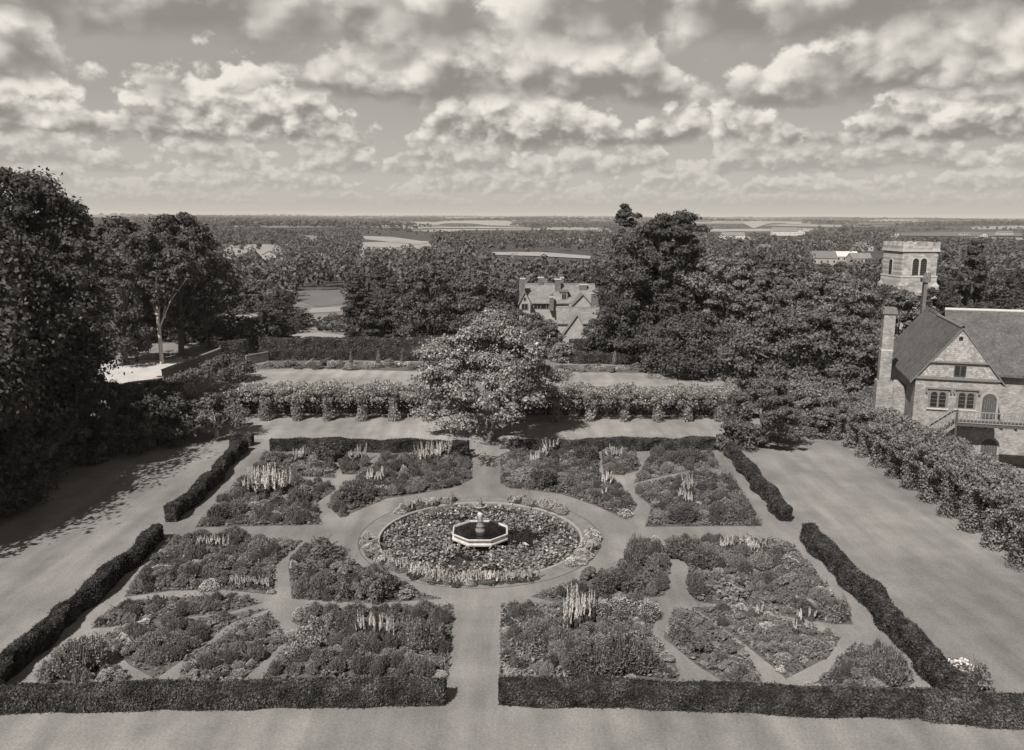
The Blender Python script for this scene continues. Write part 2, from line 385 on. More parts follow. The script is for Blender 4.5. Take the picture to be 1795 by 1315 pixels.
FIELDS = [
 ([(636, 414), (690, 416), (752, 425), (735, 429), (690, 425), (640, 420)], M_field, .3), ([(638, 426), (690, 428), (722, 432), (690, 435), (640, 433)], M_field, .3),
 ([(862, 443), (950, 443), (1036, 450), (1034, 455), (940, 450), (868, 448)], M_field, .5),
 ([(512, 512), (560, 507), (602, 510), (606, 532), (560, 538), (530, 530)], M_field2, .06), ([(535, 541), (600, 538), (604, 546), (545, 549)], M_field, .06),
 ([(384, 550), (420, 546), (456, 553), (440, 562), (388, 562)], M_field, .06),
 ([(505, 588), (560, 583), (640, 593), (750, 597), (760, 606), (640, 602), (500, 603)], M_field, .05),
 ([(1236, 403), (1330, 402), (1420, 404), (1418, 407), (1330, 406), (1240, 407)], M_field, 1.2),
 ([(1572, 409), (1700, 407), (1790, 409), (1790, 415), (1640, 415), (1576, 414)], M_field2, .8),
 ([(684, 389), (800, 390), (850, 391), (935, 392), (930, 393.5), (780, 393.5), (690, 391)], M_field, 1.2),
 ([(735, 399), (850, 398), (930, 400), (925, 402), (820, 401), (740, 401)], M_field, 1.2), ([(960, 402), (1050, 402), (1048, 404), (962, 404)], M_field, 1.2),
 ([(1205, 388), (1330, 388), (1435, 390), (1430, 391.5), (1300, 392), (1210, 390.5)], M_field, 1.2), ([(1300, 395), (1420, 396), (1418, 397.5), (1305, 397)], M_field, 1.2),
 ([(420, 389), (560, 388), (640, 389), (560, 390.5)], M_field2, 1.2), ([(460, 399), (590, 398), (592, 400), (470, 401)], M_field2, 1.2), ([(1480, 392), (1600, 393), (1595, 394.5), (1485, 394)], M_field2, 1.2),
 ([(1462, 476), (1505, 487), (1500, 492), (1460, 482)], M_yard, .25), ([(1110, 392), (1200, 392), (1195, 394), (1120, 394)], M_field2, 1.2),
]
for i, (p, m, off) in enumerate(FIELDS): sheet('field', p, m, off)
sheet('courtyard', [(150, 640), (190, 632), (330, 630), (360, 640), (285, 662), (180, 678), (120, 670)], M_yard, .02)
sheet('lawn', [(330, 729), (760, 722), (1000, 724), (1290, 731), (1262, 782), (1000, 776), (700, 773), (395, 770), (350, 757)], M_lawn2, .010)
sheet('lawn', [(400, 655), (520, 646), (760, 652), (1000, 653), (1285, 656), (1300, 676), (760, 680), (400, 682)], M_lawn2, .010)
sheet('border_bed', [(450, 640), (480, 633), (760, 636), (1000, 640), (1270, 646), (1270, 655), (1000, 652), (730, 651), (520, 645), (450, 648)], M_soil, .02)

# ------------------------------------------------------------------ fountain and lily pool
def fountain():
    fx, fy = FC; rng = np.random.default_rng(3)
    g = Geo(); g.lathe([(6.35, 0), (6.35, -.65)][::-1], 64, 0, fx, fy); tag(g.build('pool_wall', M_darkstone), kind='structure')
    g = Geo(); g.poly([(fx+6.34*math.cos(i*math.pi/32), fy+6.34*math.sin(i*math.pi/32)) for i in range(64)], -.30)
    tag(g.build('pond_water', M_water), kind='structure')
    g = Geo(); g.lathe([(6.34, -.06), (6.34, .028), (6.36, .032), (6.50, .032), (6.51, .0)], 96, 0, fx, fy)
    tag(g.build('pool_coping', M_coping), 'thin pale stone coping ring round the lily pool', 'coping')
    # grass collar between coping and path, with a cut turf edge
    g = Geo(); g.lathe([(6.512, .018), (7.55, .028), (7.60, .0)], 96, 0, fx, fy); tag(g.build('grass_collar', M_grass2), kind='structure')
    g = Geo(); g.lathe([(7.60, .004), (7.68, .006)], 96, 0, fx, fy); tag(g.build('turf_edge', M_soil), kind='structure')
    # lily leaves: floating pads and raised leaves, with gaps of open water
    C = []; N = []; S = []
    gaps = [(G(806, 975), 1.15), (G(905, 938), 1.5), (G(885, 893), .7), (G(925, 932), 1.3), (G(817, 905), .7), (G(985, 925), .6)]
    k = 0
    while k < 21000:
        a = rng.uniform(0, 6.283); r = 6.25*math.sqrt(rng.uniform(.06, 1)); x, y = fx+r*math.cos(a), fy+r*math.sin(a)
        if r < 1.9+.2*math.sin(a*7): k += 1; continue
        if any(math.hypot((x-p[0])/1.25, y-p[1]) < q*(.75+.3*math.sin(5*math.atan2(y-p[1], x-p[0]))) for p, q in gaps) and rng.uniform() < .985: k += 1; continue
        if math.sin(x*2.1+math.sin(y*1.7)*1.5)*math.sin(y*2.6+math.sin(x*1.3)) > .5: k += 1; continue
        up = rng.uniform() < .62; C.append((x, y, -.29+(rng.uniform(.04, .32) if up else rng.uniform(0, .02)))); t = .55 if up else .03
        N.append((rng.normal()*t, rng.normal()*t, 1)); S.append(rng.uniform(.07, .19)); k += 1
    g = Geo(); g.leaves(C, np.array(N), S, rng, 1.15); tag(g.build('water_lilies', L_lily), kind='stuff')
    g = Geo(); sel = rng.choice(len(C), 80); CC = np.array(C)[sel]+(0, 0, .12); CC = np.repeat(CC, 5, 0)+rng.normal(size=(400, 3))*.03
    g.leaves(CC, rng.normal(size=(400, 3))+(0, 0, 1), .09, rng); tag(g.build('lily_flowers', L_flower), kind='stuff')
    # the fountain itself
    t = thing('garden_fountain', 'white octagonal stone fountain with column, bowl and dark figure in the lily pool', 'fountain', (fx, fy, 0))
    p8 = math.pi/8; q = 1/math.cos(p8)
    g = Geo(); g.lathe([(1.2*q, -.32), (1.25*q, -.02), (1.72*q, .0)], 8, 0, ph=p8); g.build('foot', M_darkstone, t)
    g = Geo(); g.lathe([(1.66*q, .02), (1.74*q, .02), (1.75*q, .12), (1.66*q, .15), (1.55*q, .16)], 8, 0, ph=p8); g.build('step', M_white, t)
    g = Geo(); g.lathe([(1.60*q, .14), (1.56*q, .20), (1.60*q, .34)], 8, 0, ph=p8); g.build('basin_side', M_darkstone, t)
    g = Geo(); g.lathe([(1.64*q, .34), (1.74*q, .36), (1.75*q, .42), (1.73*q, .44), (1.66*q, .44), (1.65*q, .38), (1.60*q, .2)], 8, 0, ph=p8); g.build('rim', M_white, t)
    g = Geo(); g.poly([(1.6*q*math.cos(p8+i*math.pi/4), 1.6*q*math.sin(p8+i*math.pi/4)) for i in range(8)], .36); g.build('basin_water', M_water, t)
    g = Geo(); g.lathe([(.30, .3), (.31, .48), (.24, .50), (.25, .66), (.28, .68), (.27, .74), (.20, .77), (.18, 1.0), (.21, 1.03), (.2, 1.07), (.12, 1.1), (.11, 1.16)], 20)
    g.build('column', M_darkstone, t, True)
    g = Geo(); g.lathe([(.10, 1.16), (.12, 1.22), (.17, 1.36), (.19, 1.5), (.16, 1.55), (.09, 1.6), (.10, 1.72)], 20); g.build('vase', M_stone, t, True)
    g = Geo(); g.lathe([(.08, 1.7), (.12, 1.78), (.24, 1.84), (.36, 1.93), (.40, 2.02), (.37, 2.03), (.30, 1.97), (.0, 1.93)], 28); b = g.build('bowl', M_darkstone, t, True)
    g = Geo(); g.lathe([(.38, 2.0), (.41, 2.02), (.41, 2.05), (.37, 2.05), (.36, 2.0)], 28); g.build('bowl_lip', M_stone, b)
    g = Geo(); g.lathe([(.15, 1.93), (.16, 2.05), (.11, 2.1), (.12, 2.16)], 12)
    g.tube([(0, 0, 2.14), (.02, 0, 2.26), (0, .01, 2.38), (.01, 0, 2.47)], [.10, .12, .10, .05], 10)
    g.tube([(.01, 0, 2.46), (.01, 0, 2.52), (.01, 0, 2.60)], [.045, .07, .03], 10)
    g.tube([(.0, 0, 2.42), (.14, -.02, 2.38), (.17, -.1, 2.28)], [.04, .035, .02], 6); g.tube([(.0, 0, 2.42), (-.14, -.02, 2.36), (-.12, -.12, 2.44)], [.04, .035, .02], 6)
    g.build('figure', M_darkstone, t, True)
fountain()

# ------------------------------------------------------------------ garden plants, modelled about one metre wide and one metre tall
def unit(v): return v/np.linalg.norm(v, axis=1, keepdims=True)
def dome(rng, n, r=.5, h=1., lump=.16, inner=.25):
    d = unit(rng.normal(size=(n, 3))); d[:, 2] = np.abs(d[:, 2]); ph = rng.uniform(0, 6, 3)
    L = 1+lump*(np.sin(d[:, 0]*5+ph[0])+np.sin(d[:, 1]*6+ph[1])+np.sin(d[:, 2]*5+ph[2]))/1.6
    rr = L*(1-inner*rng.uniform(size=n)**1.5); P = d*rr[:, None]*np.array([r, r, h]); N = d+rng.normal(size=(n, 3))*.55
    P[:, 2] = np.maximum(P[:, 2], .02); return P, N
PL = {}
def make_plants():
    for v in range(4):
        rng = np.random.default_rng(100+v); LB = (L_bush, L_herb, L_stem, L_dark)[v]; LG = (L_stem, L_silver, L_herb, L_bush)[v]; LM = (L_herb, L_silver, L_stem, L_light)[v]
        # rounded leafy bush
        g = Geo(); P, N = dome(rng, 1700, .46, .86, .18+.07*v, .35); g.leaves(P, N, rng.uniform(.035, .08, len(P)), rng, (1.4, 2.2, 1.6, 2.6)[v])
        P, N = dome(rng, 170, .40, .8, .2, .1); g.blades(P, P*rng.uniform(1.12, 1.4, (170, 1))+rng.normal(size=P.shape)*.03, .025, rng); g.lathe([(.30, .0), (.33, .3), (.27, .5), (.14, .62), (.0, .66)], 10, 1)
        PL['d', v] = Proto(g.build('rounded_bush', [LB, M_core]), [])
        # tall fine stemmed perennials
        g = Geo(); n_ = 900; a = rng.uniform(0, 6.28, n_); r = .5*np.sqrt(rng.uniform(size=n_)); hh = rng.uniform(.5, 1.12, n_)*(1-.5*(r/.5)**2.2)*(1+.15*np.sin(a*3+v))
        B = np.stack([r*np.cos(a)*.75, r*np.sin(a)*.75, r*0], 1); T = np.stack([r*np.cos(a)*1.15, r*np.sin(a)*1.15, hh], 1)+rng.normal(size=(n_, 3))*.03
        g.blades(B, T, .022, rng); k = 4
        u = rng.uniform(.45, 1.03, (n_, k)); Q = (B[:, None]+(T-B)[:, None]*u[..., None]).reshape(-1, 3)+rng.normal(size=(n_*k, 3))*.02
        g.leaves(Q, rng.normal(size=Q.shape)+(0, 0, .5), rng.uniform(.022, .05, len(Q)), rng, 2.4)
        PL['g', v] = Proto(g.build('tall_perennial', LG), [])
        # mixed leafy perennial
        g = Geo(); 
        for q_ in range(9):
            c = np.array([rng.uniform(-.32, .32), rng.uniform(-.32, .32), rng.uniform(.3, .66)]); rr = rng.uniform(.15, .24)
            P, N = dome(rng, 190, rr, rr*1.5, .15); g.leaves(P+c-(0, 0, .1), N, rng.uniform(.045, .09, len(P)), rng, 2.)
            m = 26; Bz = np.tile(c*(1, 1, 0), (m, 1))+rng.normal(size=(m, 3))*(.08, .08, 0); g.blades(np.abs(Bz)*0+Bz, np.tile(c, (m, 1))+rng.normal(size=(m, 3))*.07, .02, rng)
        PL['m', v] = Proto(g.build('leafy_perennial', LM), [])
        # low cushion
        g = Geo(); P, N = dome(rng, 700, .5, .85, .2); g.leaves(P, N, rng.uniform(.06, .12, len(P)), rng)
        PL['s', v] = Proto(g.build('low_cushion_plant', L_light), [])
        # flower speckled clump
        for key, nm, lm, fm, nf, fs in (('f', 'flowering_perennial', L_herb, L_petal, 380, .05), ('l', 'blossoming_plant', L_light, L_petal, 760, .06), ('k', 'blossoming_plant', L_light, L_flower, 620, .065)):
            t = thing(nm, '', 'flower clump'); t['category'] = 'flower clump'
            g = Geo(); P, N = dome(rng, 1100, .48, .88, .16); g.leaves(P, N, rng.uniform(.045, .08, len(P)), rng, 2.); a = g.build('foliage', lm, t)
            g = Geo(); P, N = dome(rng, nf, .50, .95, .16, .1); P = P[P[:, 2] > .25]; g.leaves(P+(0, 0, .03), N[:len(P)]+(0, 0, .6), rng.uniform(fs*.7, fs*1.3, len(P)), rng, 1.1); b = tag(g.build('flowers', fm, t), kind='stuff')
            PL[key, v] = Proto(t, [a, b])
        # tall white spires above leaves
        for key, fm in (('w', L_flower), ('p', L_petal)):
            t = thing('flower_spires', '', 'flower spires')
            g = Geo(); P, N = dome(rng, 520, .5, .42, .2); g.leaves(P, N, rng.uniform(.08, .15, len(P)), rng, 1.8)
            ns = 11; a_ = rng.uniform(0, 6.28, ns); r_ = .4*np.sqrt(rng.uniform(size=ns)); bx = np.stack([r_*np.cos(a_), r_*np.sin(a_), np.full(ns, .1)], 1)
            tp = bx*1.2+rng.normal(size=(ns, 3))*.11; tp[:, 2] = rng.uniform(.5, 1.12, ns); g.blades(bx, tp, .03, rng); fo = g.build('foliage', L_dark, t)
            g = Geo()
            for i in range(ns):
                m = 110; u = rng.uniform(0, 1, m)**.8; lo = rng.uniform(.25, .55); wq = rng.uniform(.05, .10); c = bx[i]+(tp[i]-bx[i])*(lo+(1-lo)*u)[:, None]; rr = wq*(1-u*.85)*rng.uniform(.4, 1.25, m); an = rng.uniform(0, 6.28, m)
                P = c+np.stack([rr*np.cos(an), rr*np.sin(an), u*0], 1); g.leaves(P, np.stack([np.cos(an), np.sin(an), an*0+.4], 1)+rng.normal(size=(m, 3))*.4, .06*(1-u*.4), rng, 1.3)
            fl = tag(g.build('spires', fm, t), kind='stuff'); PL[key, v] = Proto(t, [fo, fl])
make_plants()
PHR = {'d': ('dark rounded bush', 'bush', ''), 'g': ('tall fine-stemmed perennial', 'perennial', ''), 'm': ('bushy grey perennial', 'perennial', ''), 's': ('low cushion plant', 'perennial', ''),
       'f': ('perennial speckled with pale flowers', 'flower clump', ''), 'l': ('pale blossoming plant', 'flower clump', ''), 'k': ('white blossoming plant', 'flower clump', ''),
       'w': ('clump of bright white flower spires', 'flower spires', ''), 'p': ('clump of soft pale flower spires', 'flower spires', '')}
rp = random.Random(11); PLACED = []
def plant(kind, x, y, wd, ht, where, single=None):
    v = rp.randrange(4); ph = PHR[kind]
    lab = single if single else f'{ph[0]} {where}'
    o = PL[kind, v].place((x, y, 0.), rp.uniform(0, 6.28), (wd*rp.uniform(.9, 1.1), wd*rp.uniform(.9, 1.1), ht), lab, None if single else f'{ph[0]}s {where}', ph[1])
    PLACED.append((x, y, wd)); return o
def plant_px(kind, px, py, wpx, hpx, where, single=None):
    x, y = G(px, py); dz = toPix(x, y, 0)[2]; s = dz/F; wd = wpx*s; y2 = y+wd*.42
    dep = math.atan2(HC, y); ht = max(.2, (hpx*s-wd*.5*math.sin(dep))/math.cos(dep)); ht = max(ht, .25*wd)
    plant(kind, x, y2, wd, ht, where, single)
# bed outlines (photo pixels), what grows in them and how dense
BEDS = {
 'far left corner': ([(460, 797), (572, 797), (588, 838), (527, 836), (470, 828), (439, 826)], 'ddgmmsf', (.9, 1.7), 'in the far left corner bed'),
 'far left big': ([(432, 832), (500, 838), (560, 845), (590, 858), (556, 880), (563, 920), (342, 925), (410, 851)], 'gdggdmf', (1.0, 2.0), 'in the big bed behind the left cross path'),
 'far left mid': ([(588, 797), (636, 797), (652, 824), (640, 832), (600, 832)], 'dmgs', (.8, 1.5), 'in the wedge bed by the far left hedge'),
 'far left ring': ([(572, 885), (600, 854), (640, 838), (668, 800), (821, 790), (829, 812), (826, 840), (794, 855), (720, 868), (677, 874), (627, 895), (597, 908)], 'ddgddmg', (1.0, 1.8), 'in the far left bed by the pool path'),
 'far right ring': ([(877, 796), (1048, 790), (1052, 805), (1050, 830), (1075, 840), (1118, 885), (1100, 912), (1040, 885), (983, 866), (932, 860), (892, 856), (877, 846)], 'mmgddfd', (1.0, 1.9), 'in the far right bed by the pool path'),
 'far right wedge': ([(1054, 790), (1115, 793), (1119, 825), (1090, 833), (1058, 832)], 'dmf', (.9, 1.6), 'in the wedge bed by the far right hedge'),
 'far right back': ([(1142, 797), (1251, 795), (1264, 822), (1225, 822), (1160, 835), (1110, 848), (1130, 815)], 'gmdm', (1., 1.8), 'in the far right corner bed'),
 'far right big': ([(1160, 842), (1225, 828), (1283, 832), (1337, 922), (1131, 924), (1142, 888), (1113, 864), (1120, 850)], 'dgmmdfd', (1.0, 2.0), 'in the big bed behind the right cross path'),
 'near left outer': ([(297, 947), (420, 943), (530, 949), (482, 992), (480, 1043), (385, 1034), (300, 1036), (217, 1047), (255, 995)], 'gdmmdgd', (.9, 1.8), 'in the bed before the left cross path'),
 'near left stripe': ([(159, 1102), (190, 1068), (250, 1052), (390, 1042), (460, 1057), (396, 1075), (330, 1082), (250, 1095)], 'mmgs', (.7, 1.3), 'in the narrow near left bed'),
 'near left boat': ([(182, 1114), (250, 1095), (396, 1078), (472, 1067), (400, 1095), (330, 1150), (272, 1191), (225, 1165)], 'ggdmd', (.8, 1.5), 'in the boat-shaped near left bed'),
 'near left wedge': ([(310, 1204), (322, 1157), (425, 1093), (472, 1075), (503, 1122), (420, 1197), (400, 1204)], 'fgffd', (.8, 1.4), 'in the long bed behind the left front hedge'),
 'near left corner': ([(60, 1210), (100, 1135), (142, 1118), (185, 1165), (238, 1203)], 'gmlds', (.7, 1.3), 'in the near left corner bed'),
 'near left ring': ([(512, 1050), (505, 990), (528, 957), (588, 966), (620, 995), (690, 1012), (730, 1038), (773, 1050), (654, 1058)], 'dmdd', (.8, 1.6), 'in the near left bed by the pool path'),
 'near left front': ([(516, 1078), (535, 1066), (631, 1070), (793, 1062), (786, 1190), (480, 1192), (455, 1195), (524, 1110)], 'gggfmgd', (.9, 1.7), 'left of the near centre path'),
 'near right ring': ([(930, 1046), (997, 1024), (1088, 988), (1106, 952), (1147, 944), (1176, 995), (1165, 1045), (1054, 1056), (985, 1058)], 'dmdg', (.8, 1.5), 'in the near right bed by the pool path'),
 'near right front': ([(878, 1062), (988, 1061), (1088, 1050), (1155, 1062), (1142, 1108), (1190, 1175), (1187, 1192), (875, 1192)], 'ggmgfdm', (.8, 1.6), 'right of the near centre path'),
 'near right outer': ([(1162, 947), (1300, 943), (1386, 952), (1452, 1030), (1497, 1095), (1460, 1094), (1372, 1080), (1265, 1060), (1221, 1056), (1203, 1033), (1207, 992)], 'mgmddfm', (.9, 1.8), 'in the bed before the right cross path'),
 'near right boat': ([(1215, 1065), (1300, 1062), (1372, 1087), (1474, 1118), (1452, 1152), (1378, 1190), (1350, 1165), (1285, 1114)], 'fmlgfs', (.7, 1.3), 'in the boat-shaped near right bed'),
 'near right wedge': ([(1163, 1118), (1180, 1070), (1215, 1070), (1256, 1098), (1302, 1134), (1340, 1202), (1272, 1198), (1224, 1168)], 'mmfdm', (.7, 1.4), 'in the wedge bed behind the right front hedge'),
 'near right corner': ([(1405, 1212), (1440, 1190), (1497, 1128), (1546, 1134), (1588, 1160), (1604, 1195), (1580, 1212)], 'slmsd', (.6, 1.2), 'in the near right corner bed'),
}
SPECIAL = [  # kind, x, base y, width, height in photo pixels, bed
 *[('w', x, y, 26, 46, 'far left big') for x, y in ((432, 872), (448, 862), (462, 868), (474, 858), (486, 872), (498, 868), (458, 878))],
 ('p', 520, 812, 18, 26, 'far left corner'), ('w', 528, 806, 14, 20, 'far left corner'), ('p', 622, 812, 26, 28, 'far left mid'), ('p', 636, 810, 18, 30, 'far left mid'),
 ('d', 573, 812, 46, 34, 'far left corner'), ('d', 475, 815, 34, 24, 'far left corner'), ('d', 576, 826, 30, 24, 'far left corner'),
 *[('p', x, y, 22, 32, 'far left ring') for x, y in ((735, 812), (748, 806), (760, 808), (773, 804), (786, 804))], ('w', 742, 815, 20, 30, 'far left ring'), ('w', 766, 810, 20, 30, 'far left ring'),
 ('w', 648, 852, 18, 30, 'far left ring'), ('w', 664, 850, 18, 30, 'far left ring'), ('k', 674, 848, 16, 10, 'far left ring'), ('l', 708, 834, 20, 18, 'far left ring'),
 ('g', 620, 884, 66, 38, 'far left ring'), ('f', 665, 872, 32, 22, 'far left ring'), ('d', 600, 906, 18, 16, 'far left ring'),
 ('w', 938, 812, 22, 20, 'far right ring'), ('w', 955, 804, 26, 24, 'far right ring'), ('p', 965, 798, 26, 30, 'far right ring'), ('d', 1030, 812, 44, 26, 'far right ring'), ('k', 1043, 802, 16, 12, 'far right ring'),
 ('w', 1062, 856, 20, 28, 'far right ring'), ('w', 1068, 852, 14, 28, 'far right ring'), ('w', 1060, 872, 10, 18, 'far right ring'), ('k', 1098, 908, 26, 16, 'far right ring'),
 ('d', 955, 860, 44, 36, 'far right ring'), ('d', 1000, 866, 40, 26, 'far right ring'), ('p', 1072, 806, 24, 24, 'far right wedge'), ('p', 1088, 806, 16, 22, 'far right wedge'), ('d', 1108, 822, 26, 26, 'far right wedge'),
 ('w', 1198, 882, 20, 26, 'far right big'), ('w', 1210, 886, 16, 22, 'far right big'), ('p', 1206, 872, 22, 42, 'far right big'), ('k', 1226, 888, 14, 8, 'far right big'),
 ('d', 1150, 824, 38, 28, 'far right back'), ('g', 1215, 812, 60, 22, 'far right back'), ('d', 1272, 850, 26, 24, 'far right big'), ('d', 1200, 920, 44, 30, 'far right big'), ('d', 1285, 918, 36, 34, 'far right big'), ('d', 1318, 922, 36, 22, 'far right big'),
 ('w', 366, 962, 20, 24, 'near left outer'), ('w', 378, 963, 18, 22, 'near left outer'), ('w', 391, 964, 18, 24, 'near left outer'), ('p', 348, 964, 22, 26, 'near left outer'), ('g', 405, 950, 40, 26, 'near left outer'), ('g', 340, 955, 50, 24, 'near left outer'),
 *[('p', x, y, 20, 22, 'near left outer') for x, y in ((405, 1030), (420, 1032), (435, 1030), (450, 1034), (466, 1036))], ('k', 474, 1042, 14, 8, 'near left outer'), ('l', 362, 1038, 36, 20, 'near left outer'),
 *[('k', x, y, 20, 14, 'near left boat') for x, y in ((204, 1112), (220, 1108), (236, 1104), (250, 1100), (212, 1124), (222, 1134))],
 ('g', 118, 1195, 60, 64, 'near left corner'), ('g', 152, 1180, 56, 60, 'near left corner'), ('d', 78, 1200, 34, 38, 'near left corner'), ('l', 180, 1206, 34, 30, 'near left corner'), ('k', 164, 1212, 24, 18, 'near left corner'), ('l', 205, 1200, 24, 22, 'near left corner'), ('l', 140, 1214, 22, 14, 'near left corner'),
 ('d', 556, 988, 82, 40, 'near left ring'), ('d', 545, 1018, 54, 34, 'near left ring'), ('d', 528, 1050, 34, 34, 'near left ring'), ('d', 550, 1053, 24, 26, 'near left ring'), ('d', 571, 1054, 24, 26, 'near left ring'), ('d', 598, 1056, 34, 38, 'near left ring'), ('m', 630, 1054, 38, 40, 'near left ring'), ('d', 665, 1058, 50, 60, 'near left ring'), ('s', 708, 1052, 42, 26, 'near left ring'), ('k', 513, 1002, 18, 20, 'near left ring'), ('m', 600, 1012, 50, 36, 'near left ring'),
 *[('w', x, y, 17, 46, 'near left front') for x, y in ((632, 1122), (644, 1120), (660, 1124), (672, 1124))], ('p', 683, 1126, 18, 42, 'near left front'), ('k', 626, 1124, 14, 14, 'near left front'), ('l', 524, 1092, 26, 26, 'near left front'), ('k', 518, 1088, 14, 16, 'near left front'),
 *[('f', x, y, 34, 30, 'near left front') for x, y in ((550, 1112), (572, 1106), (530, 1130), (545, 1150), (512, 1160), (560, 1135))], ('l', 508, 1120, 18, 14, 'near left front'), ('l', 492, 1146, 16, 12, 'near left front'), ('l', 770, 1192, 30, 12, 'near left front'), ('g', 742, 1150, 66, 60, 'near left front'),
 ('g', 1116, 996, 38, 52, 'near right ring'), ('d', 1120, 1045, 52, 34, 'near right ring'), ('d', 1098, 1040, 40, 36, 'near right ring'), ('d', 1062, 1048, 40, 36, 'near right ring'), ('d', 1026, 1060, 42, 20, 'near right ring'), ('m', 1034, 1022, 36, 28, 'near right ring'), ('d', 1006, 1036, 22, 20, 'near right ring'), ('d', 984, 1050, 22, 22, 'near right ring'), ('m', 958, 1048, 22, 14, 'near right ring'), ('m', 1150, 1010, 36, 36, 'near right ring'), ('k', 1150, 954, 18, 14, 'near right ring'), ('l', 1160, 966, 16, 12, 'near right ring'),
 *[('w', x, y, 20, 58, 'near right front') for x, y in ((994, 1112), (1006, 1106), (1016, 1104), (1026, 1100), (1000, 1088), (1010, 1084), (1034, 1094))], ('w', 994, 1118, 14, 22, 'near right front'),
 *[('f', x, y, 40, 34, 'near right front') for x, y in ((1060, 1088), (1090, 1082), (1120, 1084), (1140, 1090))], ('g', 1040, 1190, 70, 62, 'near right front'), ('g', 1090, 1190, 70, 72, 'near right front'), ('g', 1125, 1188, 52, 60, 'near right front'), ('g', 1010, 1188, 44, 44, 'near right front'),
 ('d', 906, 1184, 36, 36, 'near right front'), ('d', 965, 1178, 26, 26, 'near right front'), ('d', 938, 1152, 34, 34, 'near right front'), ('l', 888, 1115, 26, 14, 'near right front'), ('k', 1106, 1194, 18, 8, 'near right front'), ('l', 900, 1190, 40, 10, 'near right front'),
 ('w', 1272, 964, 22, 22, 'near right outer'), ('w', 1284, 962, 16, 22, 'near right outer'), *[('w', x, y, 20, 28, 'near right outer') for x, y in ((1308, 966), (1318, 972), (1326, 976))], ('p', 1340, 966, 16, 24, 'near right outer'), ('k', 1374, 958, 20, 8, 'near right outer'),
 ('g', 1205, 985, 64, 40, 'near right outer'), ('g', 1235, 1000, 54, 40, 'near right outer'), ('s', 1290, 1060, 62, 46, 'near right outer'), ('d', 1478, 1094, 34, 46, 'near right outer'), ('l', 1448, 1046, 34, 12, 'near right outer'),
 *[('k', x, y, 26, 14, 'near right boat') for x, y in ((1320, 1076), (1338, 1082), (1352, 1084), (1302, 1070))], ('w', 1332, 1084, 14, 26, 'near right boat'), ('w', 1404, 1094, 16, 26, 'near right boat'), ('w', 1424, 1090, 12, 24, 'near right boat'), ('w', 1396, 1112, 10, 26, 'near right boat'), ('k', 1372, 1180, 22, 10, 'near right boat'), ('l', 1410, 1164, 18, 10, 'near right boat'), ('l', 1300, 1112, 14, 8, 'near right boat'),
 ('k', 1174, 1112, 14, 12, 'near right wedge'), ('d', 1200, 1130, 40, 36, 'near right wedge'), ('m', 1230, 1150, 44, 40, 'near right wedge'),
 ('g', 1562, 1206, 52, 64, 'near right corner'), ('d', 1470, 1200, 26, 34, 'near right corner'), ('l', 1430, 1214, 30, 10, 'near right corner'), ('l', 1540, 1212, 50, 10, 'near right corner'), ('f', 1512, 1150, 18, 22, 'near right corner'), ('m', 1515, 1200, 34, 30, 'near right corner'),
]
KCOUNT = {}
def beds():
    rng = np.random.default_rng(5)
    gcC = []; 
    for nm, (pix, kinds, (w0, w1), where) in BEDS.items():
        P = [G(*p) for p in pix]
        g = Geo(); g.poly([np.array(p) for p in P], .012, thick=.02); tag(g.build('bed_soil', M_soil), kind='structure')
        PLACED.clear()
        for k, px, py, wp, hp, b in SPECIAL:
            if b == nm: plant_px(k, px, py, wp, hp, where)
        xs = [p[0] for p in P]; ys = [p[1] for p in P]; area = abs(sum(P[i][0]*P[(i+1) % len(P)][1]-P[(i+1) % len(P)][0]*P[i][1] for i in range(len(P))))/2
        for _ in range(int(area*34)):
            wd = rp.uniform(w0, w1)*(.55 if rp.random() < .55 else .82); x = rp.uniform(min(xs), max(xs)); y = rp.uniform(min(ys), max(ys))
            m = wd*.42
            if not all(inpoly(x+dx, y+dy, P) for dx, dy in ((m, 0), (-m, 0), (0, m), (0, -m))): continue
            if any(math.hypot(x-a, y-b) < (wd+c)*.40 for a, b, c in PLACED): continue
            # drifts of one kind, as gardeners plant them
            u = .5+.5*math.sin(x*.62+1.7*math.sin(y*.5)+len(nm)); kind = kinds[int(u*.999*len(kinds))] if rp.random() < .6 else rp.choice(kinds+'gmflg')
            h = {'d': .50, 'g': .74, 'm': .52, 's': .26, 'f': .52, 'l': .32, 'k': .3}[kind]*rp.uniform(.6, 1.25)*(.55+.4*wd)*(.8 if nm in ('near left boat', 'near left stripe', 'near left wedge', 'near right boat') else 1)
            plant(kind, x, y, wd, h, where)
        n_ = int(area*150); X_ = rng.uniform(min(xs), max(xs), n_); Y_ = rng.uniform(min(ys), max(ys), n_)
        C = [(a, b, rng.uniform(.02, .10+.26*max(0, .5+.5*math.sin(a*2.7+b)*math.sin(b*3.1-a)))) for a, b in zip(X_, Y_) if inpoly(a, b, P) and math.sin(a*1.9)*math.sin(b*2.3+a)+rng.normal()*.3 > -.5]
        g = Geo(); g.leaves(C, rng.normal(size=(len(C), 3))*.6+(0, 0, .8), rng.uniform(.05, .12, len(C)), rng, 2.2); tag(g.build('low_bed_planting', (L_herb, L_light, L_stem)[len(nm) % 3]), kind='stuff')
beds()
